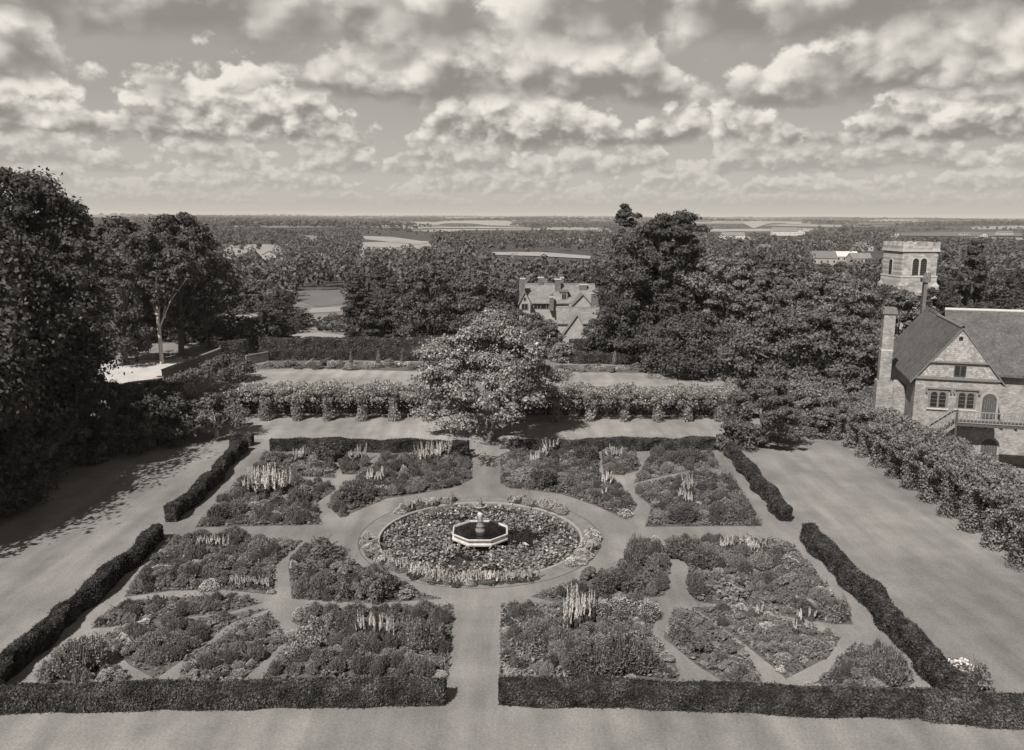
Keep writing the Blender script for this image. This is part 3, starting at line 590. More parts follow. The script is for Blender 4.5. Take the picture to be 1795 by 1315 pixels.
def ring_plants():
    fx, fy = FC
    def arc(px_list, kinds, where, rows=((6.95, 0),), wd=(.5, .9), n=12):
        A = [math.atan2(G(*p)[1]-fy, G(*p)[0]-fx) for p in px_list]; a0, a1 = A
        if a1 < a0: a1 += 2*math.pi
        for i in range(n):
            a = a0+(a1-a0)*(i+.5+rp.uniform(-.25, .25))/n; r = rp.uniform(6.75, 7.3); k = rp.choice(kinds); w_ = rp.uniform(*wd)
            plant(k, fx+r*math.cos(a), fy+r*math.sin(a), w_, {'w': .8, 'p': .75, 'k': .4, 'l': .45, 's': .3, 'm': .5, 'f': .4}[k]*rp.uniform(.7, 1.1), where)
    arc([(792, 872), (690, 898)], 'kplksp', 'at the far left rim of the lily pool', n=24)
    arc([(1005, 897), (900, 873)], 'kllkpl', 'at the far right rim of the lily pool', n=38)
    arc([(985, 988), (1046, 935)], 'kkplk', 'at the right rim of the lily pool', wd=(.6, 1.0), n=38)
    arc([(740, 1000), (925, 1006)], 'pplwsmp', 'at the front rim of the lily pool', n=38)
    arc([(637, 945), (722, 995)], 'lkpsml', 'at the left rim of the lily pool', n=24)
ring_plants()

# ------------------------------------------------------------------ clipped hedges
def hedge(path, width, height, label, mat, name='clipped_hedge', seed=0, lump=.12, leaf=.085, dens=150, group=None, tier=None, cat='hedge', taper=.06):
    rng = np.random.default_rng(900+seed); P = np.array(path, float); seg = []
    if seed < 4: lump = .055
    if seed < 11: width *= .80; height *= .9; leaf = .06; dens = 620
    # resample
    pts = [P[0]]
    for a, b in zip(P[:-1], P[1:]):
        L = np.linalg.norm(b-a); m = max(1, int(L/.45))
        for i in range(1, m+1): pts.append(a+(b-a)*i/m)
    pts = np.array(pts); T = np.gradient(pts, axis=0); T /= np.linalg.norm(T, axis=1, keepdims=True); Nn = np.stack([T[:, 1], -T[:, 0]], 1)
    base = np.array([[-.5, 0], [-.52, .35], [-.50, .75], [-.44, .93], [-.3, 1.0], [0, 1.01], [.3, 1.0], [.44, .93], [.50, .75], [.52, .35], [.5, 0]])
    k = len(base); n_ = len(pts); V = np.zeros((n_, k, 3)); ph = rng.uniform(0, 6, 8)
    s_ = np.arange(n_)*.45
    for j, (u, v) in enumerate(base):
        lu = lump*(np.sin(s_*1.3+ph[0]+j*.4)+np.sin(s_*2.9+ph[1]+j)*.6+rng.normal(size=n_)*.35)
        lv = lump*(np.sin(s_*.9+ph[2])+np.sin(s_*2.1+ph[3]+j*.3)*.5+rng.normal(size=n_)*.3)*.7*v
        V[:, j, :2] = pts+Nn*((u*width*(1-taper*v)+np.sign(u)*lu)[:, None]); V[:, j, 2] = v*height+lv
    c0 = V[0].mean(0); c1 = V[-1].mean(0)
    for q, c in ((0, c0), (-1, c1)): V[q] = c+(V[q]-c)*(.90, .90, .96)
    g = Geo(); Vf = V.reshape(-1, 3); Fq = [(i*k+j, i*k+j+1, (i+1)*k+j+1, (i+1)*k+j) for i in range(n_-1) for j in range(k-1)]
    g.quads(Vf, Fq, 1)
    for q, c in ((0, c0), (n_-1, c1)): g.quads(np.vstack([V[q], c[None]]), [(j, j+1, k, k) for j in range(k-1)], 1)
    # leaves over the whole surface
    Q = np.array(Fq); A = Vf[Q]; ar = np.linalg.norm(np.cross(A[:, 1]-A[:, 0], A[:, 3]-A[:, 0]), axis=1); tot = ar.sum(); N0 = np.cross(A[:, 1]-A[:, 0], A[:, 3]-A[:, 0])
    cen = pts.mean(0); 
    m = int(tot*dens); pick = rng.choice(len(Q), m, p=ar/tot); u, v = rng.uniform(size=(2, m)); B = A[pick]
    C = B[:, 0]*((1-u)*(1-v))[:, None]+B[:, 1]*(u*(1-v))[:, None]+B[:, 2]*(u*v)[:, None]+B[:, 3]*((1-u)*v)[:, None]
    near = pts[pick//(k-1)]; outw = C-np.hstack([near, np.full((m, 1), height*.5)]); outw /= np.linalg.norm(outw, axis=1, keepdims=True)
    nn = N0[pick]; nn /= np.linalg.norm(nn, axis=1, keepdims=True)+1e-9; nn *= np.sign((nn*outw).sum(1))[:, None]
    C = C+nn*(rng.uniform(-.02, .06, m)+(rng.uniform(size=m) > .93)*rng.uniform(0, .12, m))[:, None]; C[:, 2] = np.maximum(C[:, 2], .02)
    g.leaves(C, nn+rng.normal(size=(m, 3))*.55, rng.uniform(.6, 1.3, m)*leaf, rng, 1.7, 0)
    for cc, dr in ((c0, -T[0]), (c1, T[-1])):
        m2 = int(width*height*dens*1.2); C = np.zeros((m2, 3)); side = np.array([dr[1], -dr[0]])
        uu = rng.uniform(-.5, .5, m2)*width*.95; C[:, :2] = cc[:2]+side*uu[:, None]+dr*rng.uniform(.0, .08, (m2, 1)); C[:, 2] = rng.uniform(0.02, height, m2)
        g.leaves(C, np.hstack([np.tile(dr, (m2, 1)), np.full((m2, 1), .3)])+rng.normal(size=(m2, 3))*.5, rng.uniform(.6, 1.3, m2)*leaf, rng, 1.7, 0)
    # set origin at base centre
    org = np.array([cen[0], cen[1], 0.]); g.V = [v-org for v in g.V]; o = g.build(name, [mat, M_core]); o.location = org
    return tag(o, label, cat, group)
def off(px_pts, dx=0., dy=0.): return [(G(*p)[0]+dx, G(*p)[1]+dy) for p in px_pts]
hedge(off([(-60, 1262), (20, 1254), (150, 1250), (400, 1246), (600, 1242), (778, 1240)], 0, .45), .95, 1.05, 'long low clipped hedge along the front, left of the centre path', L_box, seed=1)
hedge(off([(877, 1240), (1100, 1244), (1250, 1250), (1400, 1258), (1610, 1262)], 0, .45), .95, 1.1, 'long dark clipped hedge along the front, right of the centre path', L_yew, seed=2)
hedge(off([(1622, 1268), (1760, 1278), (1850, 1284)], 0, .55), 1.2, 1.15, 'short thick hedge block in the near right corner', L_box, seed=3)
hedge(off([(-90, 1290), (24, 1192), (150, 1075), (250, 985), (292, 945)], -.45, 0), .95, 1.05, 'dark clipped hedge on the left, nearer than the cross path', L_yew, seed=4)
hedge(off([(312, 915), (345, 885), (385, 848), (408, 815), (425, 797), (440, 790)], -.45, 0), .95, 1.1, 'curved clipped hedge on the left, beyond the cross path', L_yew, seed=5)
hedge(off([(404, 782), (440, 783)], 0, .3), .9, 1.1, 'small clipped hedge block at the far left garden corner', L_box, seed=6)
hedge(off([(474, 792), (640, 794), (820, 797)], 0, .5), .9, 1.15, 'long dark clipped hedge at the back, left of the centre path', L_yew, seed=7)
hedge(off([(895, 796), (1080, 792), (1255, 791)], 0, .5), .9, 1.15, 'long dark clipped hedge at the back, right of the centre path', L_yew, seed=8)
hedge(off([(1270, 796), (1298, 832), (1334, 876), (1366, 914)], .45, 0), .95, 1.15, 'clipped hedge on the right, beyond the cross path', L_yew, seed=9, lump=.14)
hedge(off([(1400, 946), (1440, 990), (1500, 1052), (1560, 1120), (1600, 1172), (1640, 1212), (1672, 1246)], .5, 0), 1.1, 1.2, 'bumpy clipped hedge on the right, nearer than the cross path', L_yew, seed=10, lump=.12)
hedge(off([(452, 633), (620, 632), (768, 634)], 0, .8), 1.4, 1.5, 'lower front tier of the long hedge beyond the middle lawn, left part', L_yew, seed=11, leaf=.16, dens=40)
hedge(off([(450, 628), (620, 627), (768, 629)], 0, 2.0), 1.4, 2.6, 'taller rear tier of the long hedge beyond the middle lawn, left part', L_box, seed=12, leaf=.16, dens=40)
hedge(off([(1000, 638), (1140, 640)], 0, .8), 1.4, 1.5, 'lower front tier of the hedge before the gabled house', L_yew, seed=13, leaf=.16, dens=40)
hedge(off([(1000, 632), (1140, 634)], 0, 2.0), 1.4, 2.7, 'taller rear tier of the hedge before the gabled house', L_box, seed=14, leaf=.16, dens=40)
hedge(off([(385, 640), (432, 636)], 0, .5), 1.4, 3.2, 'square dark yew block at the end of the garden wall', L_yew, seed=15, leaf=.14, dens=50)
hedge(off([(1370, 652), (1545, 655)], 0, .8), 1.4, 1.5, 'plain low hedge strip left of the stone house', L_box, seed=16, leaf=.16, dens=40)
# a bushy rose at the near right corner
for i, (px, py, wp, hp, k) in enumerate([(1690, 1210, 60, 52, 'k'), (1660, 1200, 44, 50, 's'), (1724, 1228, 60, 60, 'd')]):
    plant_px(k, px, py, wp, hp, 'at the near right end of the hedges', ['rose bush in loose white flower at the near right hedge corner', 'light leafy shrub leaning on the near right hedge', 'big dark bush at the near right edge of the photo'][i])
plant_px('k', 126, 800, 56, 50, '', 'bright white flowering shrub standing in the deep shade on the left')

# ------------------------------------------------------------------ rose pergola
def leafy(g, rng, C0, rad, n_, size, mi=0, sq=(1, 1, 1)):
    d = unit(rng.normal(size=(n_, 3))); L = 1+.2*np.sin(d[:, 0]*5+C0[0])*np.sin(d[:, 2]*6+C0[1])
    g.leaves(np.array(C0)+d*(rad*L*rng.uniform(.7, 1.05, n_))[:, None]*np.array(sq), d+rng.normal(size=(n_, 3))*.6, rng.uniform(.6, 1.3, n_)*size, rng, 1.5, mi)
def pergola(name, label, base, dirv, depthv, length, cols, h=2.5, seed=0, depth=2.8, fmat=None, r=.42, top=.5, dens=1., back=True):
    "posts in two rows, beams on top, roses over everything"
    rng = np.random.default_rng(seed); b = np.array(base); d = np.array(dirv)/np.linalg.norm(dirv); e = np.array(depthv)/np.linalg.norm(depthv)
    t = thing(name, label, 'pergola', (b[0], b[1], 0))
    for s in cols:
        for k, dd in enumerate((.3, depth-.3)):
            p = d*s+e*dd; g = Geo(); g.box(p[0]-.09, p[0]+.09, p[1]-.09, p[1]+.09, 0, h); g.build('post', M_wood, t)
    for dd in (.3, depth-.3):
        p = e*dd; q = d*length+e*dd; g = Geo(); g.tube([(p[0], p[1], h+.06), (q[0], q[1], h+.06)], .09, 4); g.build('beam', M_wood, t)
    for s in np.arange(.4, length, 1.3):
        p = d*s; q = d*s+e*depth; g = Geo(); g.tube([(p[0], p[1], h+.2), (q[0], q[1], h+.2)], .05, 4); g.build('cross_rail', M_wood, t)
    # climbing roses: one clothed pillar per post, and the canopy over the beams
    if back:
        g = Geo()
        for s in np.arange(0, length, .5):
            for z in np.arange(.3, h, .5): p = d*s+e*(depth-.1); leafy(g, rng, (p[0]+rng.normal()*.1, p[1]+rng.normal()*.12, z), .42, 60, .17)
        g.build('back_growth', L_tree, t)
    for s in cols:
        g = Geo(); p = d*s+e*.3
        for z in np.arange(.15, h, .28):
            rr = r*(1.15-.5*(z/h)+.35*max(0, z/h-.6))*rng.uniform(.85, 1.2); c = (p[0]+rng.normal()*.08, p[1]+rng.normal()*.08, z)
            leafy(g, rng, c, rr, int(210*dens), .105)
        g.build('rose_pillar', fmat, t)
        g = Geo(); p = d*s+e*(depth-.3)
        for z in np.arange(.2, h, .5): leafy(g, rng, (p[0]+rng.normal()*.1, p[1]+rng.normal()*.1, z), r, int(70*dens), .15)
        g.build('rose_pillar', fmat, t)
    g = Geo(); step = .62
    for s in np.arange(0, length, step):
        for dd in np.arange(0, depth+.1, .62):
            edge = dd < .3
            p = d*(s+rng.uniform(-.2, .2))+e*(dd+rng.uniform(-.2, .2)); z = h+.1+rng.uniform(-.1, top)*(1-.3*abs(dd-depth/2)/depth)+.18*math.sin(s*1.1)
            leafy(g, rng, (p[0], p[1], z), rng.uniform(.34, .6), int((150 if edge else 95)*dens), .12, sq=(1, 1, .75))
            if edge and rng.uniform() < .8:
                leafy(g, rng, (p[0]-e[0]*.1, p[1]-e[1]*.1, h-.25), .3, int(90*dens), .11)
    g.build('rose_canopy', fmat, t); return t
bl = G(330, 738); bm = G(745, 731); br = G(1300, 738)
def along(px): # distance along the pergola front for a pixel column
    Y_ = bl[1]; return PY(px, 731, Y_)[0]-bl[0]
cols = [along(x) for x in (345, 400, 463, 518, 573, 633, 690, 748, 806)]
pergola('rose_pergola', 'long pergola thick with pale roses on the lawn, left of the spreading tree', bl, (1, 0), (0, 1), along(835), cols, 2.45, 21, 3.6, L_pale, top=.85, r=.5)
b2 = (PY(880, 731, bl[1])[0], bl[1])
def al2(px): return PY(px, 731, bl[1])[0]-b2[0]
cols = [al2(x) for x in (900, 975, 1036, 1096, 1155, 1206, 1262)]
pergola('rose_pergola', 'pergola thick with pale roses on the lawn, right of the spreading tree', b2, (1, 0), (0, 1), al2(1300), cols, 2.3, 22, 3.4, L_pale, dens=.9, top=.8, r=.48)
r0 = G(1800, 1010); r1 = G(1448, 757); dv = (r1[0]-r0[0], r1[1]-r0[1]); Lr = math.hypot(*dv)
pergola('rose_pergola', 'leafy pergola along the right edge of the lawn before the stone house', r0, dv, (dv[1], -dv[0]), Lr, list(np.arange(1.2, Lr, 2.9)), 2.7, 23, 3.8, L_light, r=.62, top=1.25)

# ------------------------------------------------------------------ trees
def prof_of(kind, t):
    if kind == 'broad': return math.sqrt(max(0, 1-(2*t-1)**2))*(1.0-.15*t)+.05
    if kind == 'spread': return (1-t)**.55*min(1, t*5+.45)
    if kind == 'dome': return min(1, t*4+.7)*((1-t)**.8)*(1+.16*math.sin(t*13))
    if kind == 'cone': return (1-t)**.85*min(1, t*6+.3)
    if kind == 'cedar': return (1-.75*t)*(.65+.35*math.sin(t*19)**2)
    if kind == 'tall': return math.sqrt(max(0, 1-(2*t-1)**2))**.7
    return 1.
def tree_mesh(kind, seed, H, Wd, z0, nblob, rb, per, leaf, lmat, bark=M_bark, lobes=.18, lean=0., limbs=10, flat=.72):
    "tapered trunk with limbs and a crown built of leaf clusters; returns (crown, trunk)"
    rng = np.random.default_rng(seed); ph = rng.uniform(0, 6.28, 6); Rr = Wd/2; B = []
    sub = [(rng.uniform(-.35, .35)*Rr, rng.uniform(-.35, .35)*Rr) for _ in range(4)]
    g = Geo()
    for i in range(nblob):
        t = rng.uniform(0, 1)**.85; a = rng.uniform(0, 6.283); pr = prof_of(kind, t)
        pr *= 1+lobes*(math.sin(2*a+ph[0]+3*t)+.7*math.sin(3*a+ph[1]-5*t)+.5*math.sin(5*a+ph[2]+9*t))
        rr = Rr*pr*(.45+.55*math.sqrt(rng.uniform())); s = sub[int(t*3.99)]
        c = np.array([rr*math.cos(a)+s[0]*.35*t+lean*t, rr*math.sin(a)+s[1]*.35*t, z0+(H-z0-rb*.5)*t]); B.append(c)
        q = rb*rng.choice([.5, .75, 1., 1.25, 1.6])*rng.uniform(.85, 1.15)*(1-.35*t if kind != 'tall' else 1); d = unit(rng.normal(size=(per, 3))); outd = np.array([math.cos(a), math.sin(a), .5])
        keep = (d@outd > -.35) | (rng.uniform(size=per) < .3); d = d[keep]; L = 1+.25*np.sin(d[:, 0]*4+c[0]*3)*np.sin(d[:, 1]*5+c[1])
        P = c+d*(q*L*(rng.uniform(.55, 1.08, len(d))+(rng.uniform(size=len(d)) > .9)*.25))[:, None]*np.array([1.15, 1.15, flat])
        g.leaves(P, d*.9+rng.normal(size=d.shape)*.5+(0, 0, .25), rng.uniform(.6, 1.35, len(d))*leaf, rng, 1.5)
    w_ = Geo(); tr = max(.12, Wd*.032); top = z0+(H-z0)*.62
    pts = [(lean*.0, 0, -.3), (.05*tr, 0, .4), (rng.normal()*.15, rng.normal()*.15, z0*.8+.3), (rng.normal()*.3+lean*.3, rng.normal()*.3, (z0+top)/2), (lean*.6, 0, top)]
    w_.tube(pts, [tr*1.5, tr*1.1, tr*.9, tr*.6, tr*.2], 9)
    for i in range(min(limbs, len(B))):
        c = B[rng.integers(len(B))]; zz = max(z0*.7, c[2]*.5); m = (c*np.array([.4, .4, 0])+np.array([0, 0, zz*.6+c[2]*.4]))
        w_.tube([(0, 0, zz*.75), m, c], [tr*.5, tr*.3, tr*.08], 6, cap=False)
    return g, w_
def tree(name, label, x, y, kind, H, Wd, z0, nblob, rb, per, leaf, lmat, seed, rz=0., group=None, bark=M_bark, cat='tree', **kw):
    t = thing(name, label, cat, (x, y, tz(x, y)), rz, group); g, w_ = tree_mesh(kind, seed, H, Wd, z0, nblob, rb, per, leaf, lmat, bark, **kw)
    g.build('crown', lmat, t); w_.build('trunk', bark, t, True); return t
def tree_px(name, label, px, py, top, wpx, kind, z0f, nblob, rbf, per, leaf, lmat, seed, **kw):
    x, y = G(px, py); dz = toPix(x, y, tz(x, y))[2]; s = dz/F
    # height from the pixel of the top
    lo, hi = 1., 60.
    for _ in range(30):
        m = (lo+hi)/2
        if toPix(x, y, tz(x, y)+m)[1] > top: lo = m
        else: hi = m
    H = lo; Wd = wpx*s; return tree(name, label, x, y, kind, H, Wd, H*z0f, nblob, rbf*Wd, per, leaf, lmat, seed, **kw)
tree_px('spreading_tree', 'big pale-leaved spreading tree in the middle, its dark shade on the grass', 858, 769, 540, 288, 'dome', .27, 400, .06, 280, .16, L_magnolia, 31, flat=.6, limbs=26, lobes=.33)
tree_px('tall_tree', 'huge dark broadleaf tree at the left edge, taller than the horizon', 50, 800, 296, 262, 'tall', .06, 300, .075, 330, .22, L_tree, 32, limbs=20, lobes=.14)
tree_px('tall_tree', 'dark tree shouldering the huge one at the left edge, with a ragged peak', 150, 700, 345, 120, 'broad', .1, 120, .10, 300, .24, L_tree, 33, limbs=14)
tree_px('broadleaf_tree', 'dark broad tree behind the left courtyard, first right of the huge tree', 222, 640, 380, 150, 'broad', .12, 120, .09, 220, .3, L_tree, 34)
tree_px('broadleaf_tree', 'dark round-headed tree on the left breaking the horizon', 318, 622, 371, 150, 'broad', .2, 150, .085, 240, .3, L_tree, 35)
tree_px('leaning_tree', 'thin tree with a pale leaning ivy-clad trunk beside the courtyard', 284, 638, 430, 100, 'broad', .58, 60, .11, 180, .28, L_mid, 36, bark=M_palebark, lean=2.2, limbs=8)
tree_px('broadleaf_tree', 'dark leafy tree right of the leaning trunk', 365, 610, 430, 110, 'tall', .1, 90, .11, 200, .3, L_tree, 37)
tree_px('small_tree', 'small pale flat-topped tree standing on the courtyard edge', 240, 634, 592, 74, 'spread', .35, 34, .12, 150, .2, L_light, 38, limbs=6)
tree_px('small_tree', 'small bushy dark tree at the far end of the courtyard', 430, 612, 555, 100, 'broad', .1, 50, .13, 180, .26, L_dark, 39)
tree_px('tall_tree', 'tall dark cedar rising above the horizon right of the middle', 1165, 640, 366, 235, 'cedar', .08, 260, .062, 220, .26, L_tree, 40, lobes=.25, flat=.5, limbs=24)
tree_px('tall_tree', 'narrow dark spire of foliage beside the two-headed cedar', 1095, 628, 355, 76, 'cedar', .25, 70, .13, 180, .26, L_tree, 41, lobes=.3, flat=.5)
tree_px('broadleaf_tree', 'dark rounded tree filling the gap between the cedar and its spire', 1120, 636, 392, 150, 'broad', .08, 150, .085, 220, .26, L_tree, 58)
tree_px('round_bush_tree', 'dark dense rounded holly before the cedar, by the middle lawn', 1208, 655, 548, 182, 'broad', .0, 170, .085, 240, .2, L_dark, 42, lobes=.05)
tree_px('broadleaf_tree', 'layered grey-green tree just right of the cedar', 1262, 640, 446, 170, 'broad', .1, 150, .085, 220, .27, L_mid, 43, flat=.5)
tree_px('broadleaf_tree', 'wide light-leaved tree overhanging the right end of the pergola', 1400, 712, 538, 235, 'broad', .08, 250, .07, 260, .22, L_mid, 44, flat=.6)
tree_px('broadleaf_tree', 'mid grey tree behind the wide light one, left of the tower', 1452, 640, 476, 190, 'broad', .1, 150, .08, 220, .27, L_mid, 45, flat=.5)
tree_px('broadleaf_tree', 'dark ivy-black tree between the light trees and the tall chimney', 1512, 628, 492, 100, 'tall', .05, 90, .12, 200, .27, L_dark, 46)
tree_px('broadleaf_tree', 'broad tree filling the gap behind the pergola end', 1340, 650, 470, 150, 'broad', .05, 120, .09, 220, .27, L_mid, 47, flat=.5)
tree_px('small_tree', 'low bushy tree at the far right garden corner, throwing a shadow on the lawn', 1335, 782, 662, 130, 'broad', .1, 90, .10, 260, .15, L_mid, 48, flat=.6)
tree_px('small_tree', 'leaning low apple tree with a pale trunk at the far left garden corner', 380, 766, 688, 104, 'broad', .25, 60, .12, 240, .15, L_mid, 49, bark=M_palebark, lean=-1.0)
tree_px('small_tree', 'very low dark shrub tree right behind the far right hedge corner', 1290, 788, 735, 66, 'broad', .0, 40, .15, 200, .13, L_mid, 50)
tree_px('small_tree', 'dark bush tree just behind the stone chimney', 1590, 600, 500, 80, 'broad', .05, 60, .12, 180, .24, L_mid, 51)
tree_px('conifer', 'dark pointed conifer standing left of the middle, beyond the tiered hedge', 628, 592, 478, 78, 'cone', .03, 110, .11, 170, .26, L_dark, 52, flat=.4, lobes=.1)
tree_px('conifer', 'second slim dark conifer right beside the pointed one', 690, 592, 484, 60, 'cone', .03, 80, .12, 160, .26, L_dark, 53, flat=.4)
tree_px('broadleaf_tree', 'pale lumpy tree left of the spreading tree, behind the tiered hedge', 752, 605, 462, 110, 'broad', .05, 110, .1, 200, .27, L_mid, 54)
tree_px('broadleaf_tree', 'grey tree just left of the gabled house', 842, 600, 470, 110, 'broad', .05, 110, .1, 200, .27, L_mid, 55)
tree_px('small_tree', 'dark cone of yew against the white gable of the house', 985, 606, 568, 44, 'broad', .0, 30, .16, 150, .16, L_dark, 56)
tree_px('broadleaf_tree', 'dark tree right against the gabled house', 1075, 622, 520, 60, 'broad', .0, 60, .14, 160, .24, L_dark, 57)
tree_px('small_tree', 'light bushy tree in front of the left white gable of the house', 928, 628, 547, 70, 'broad', .0, 60, .13, 200, .2, L_mid, 58)
tree_px('small_tree', 'grey rounded tree below the middle windows of the gabled house', 962, 626, 560, 54, 'broad', .0, 45, .15, 190, .2, L_light, 59)
tree_px('small_tree', 'low pale bush tree left of the square hedge before the gabled house', 985, 634, 600, 44, 'broad', .0, 40, .15, 190, .16, L_light, 60)
tree_px('broadleaf_tree', 'dark tree hiding the foot of the church tower, left part', 1572, 640, 506, 84, 'broad', .0, 100, .11, 220, .24, L_mid, 64)
tree_px('broadleaf_tree', 'tree hiding the foot of the church tower, right part', 1620, 636, 505, 78, 'broad', .0, 90, .11, 220, .24, L_dark, 65)
tree_px('broadleaf_tree', 'round tree before the right end of the gabled house', 1052, 632, 560, 64, 'broad', .0, 70, .13, 200, .2, L_dark, 66)
tree_px('small_tree', 'tree against the foot of the left gable of the house', 905, 618, 540, 56, 'broad', .0, 50, .14, 190, .2, L_mid, 67)
tree_px('small_tree', 'grey bush tree between the chimney and the light tree', 1500, 690, 610, 110, 'broad', .0, 90, .11, 220, .19, L_mid, 68)
tree_px('shrub', 'wide pale shrub where the two pergolas meet on the right', 1405, 752, 668, 120, 'broad', .0, 90, .12, 230, .15, L_light, 85, cat='shrub')
tree_px('shrub', 'grey shrub behind the far end of the right-hand pergola', 1470, 742, 662, 110, 'broad', .0, 80, .12, 220, .16, L_mid, 86, cat='shrub')
tree_px('shrub', 'leafy shrub at the foot of the tall stone chimney', 1535, 752, 676, 90, 'broad', .0, 70, .12, 220, .16, L_mid, 87, cat='shrub')
tree_px('shrub', 'low shrub on the lawn edge left of the right-hand pergola end', 1438, 766, 712, 60, 'broad', .0, 50, .14, 220, .13, L_light, 88, cat='shrub')
# trees that stand just outside the left edge and throw the long shade across the left lawn
tree('tall_tree', 'tall dark tree just outside the left edge shading the left lawn', -38.9, 46.5, 'tall', 17, 13.5, 1.0, 260, 1.5, 330, .26, L_tree, 61)
tree('tall_tree', 'dark tree outside the left edge, second from the camera', -39.2, 55, 'tall', 18, 14, 1.2, 260, 1.5, 330, .26, L_tree, 62)
tree('tall_tree', 'dark tree outside the left edge beside the huge tree', -39.2, 63.5, 'tall', 18, 13, 1.2, 260, 1.5, 330, .26, L_tree, 63)
# dark shrubbery under the left trees
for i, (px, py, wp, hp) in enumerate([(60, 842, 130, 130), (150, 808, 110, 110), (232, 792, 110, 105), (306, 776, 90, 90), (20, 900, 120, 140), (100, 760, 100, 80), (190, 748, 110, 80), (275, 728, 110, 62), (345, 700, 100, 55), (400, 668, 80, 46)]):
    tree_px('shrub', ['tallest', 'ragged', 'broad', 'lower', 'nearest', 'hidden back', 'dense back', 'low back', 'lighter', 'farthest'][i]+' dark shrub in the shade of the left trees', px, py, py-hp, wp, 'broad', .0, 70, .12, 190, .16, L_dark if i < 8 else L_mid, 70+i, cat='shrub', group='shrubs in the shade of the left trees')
# border shrubs beyond the middle lawn
brp = random.Random(3)
for i in range(58):
    px = 470+i*14+brp.uniform(-5, 5)
    if 760 < px < 975: continue
    py = 645+(px-450)*.009+brp.uniform(-4, 4); k = brp.choice('dmskllfm')
    wp = brp.uniform(12, 26); plant_px(k, px, py, wp, brp.uniform(8, 16), 'in the border beyond the middle lawn')
for px in (615, 663, 705, 1078):
    plant_px('f', px, 640, 8, 26, '', {615: 'first white rose pillar before the tiered hedge', 663: 'second white rose pillar before the tiered hedge', 705: 'third white rose pillar before the tiered hedge', 1078: 'white rose pillar before the hedge by the gabled house'}[px])

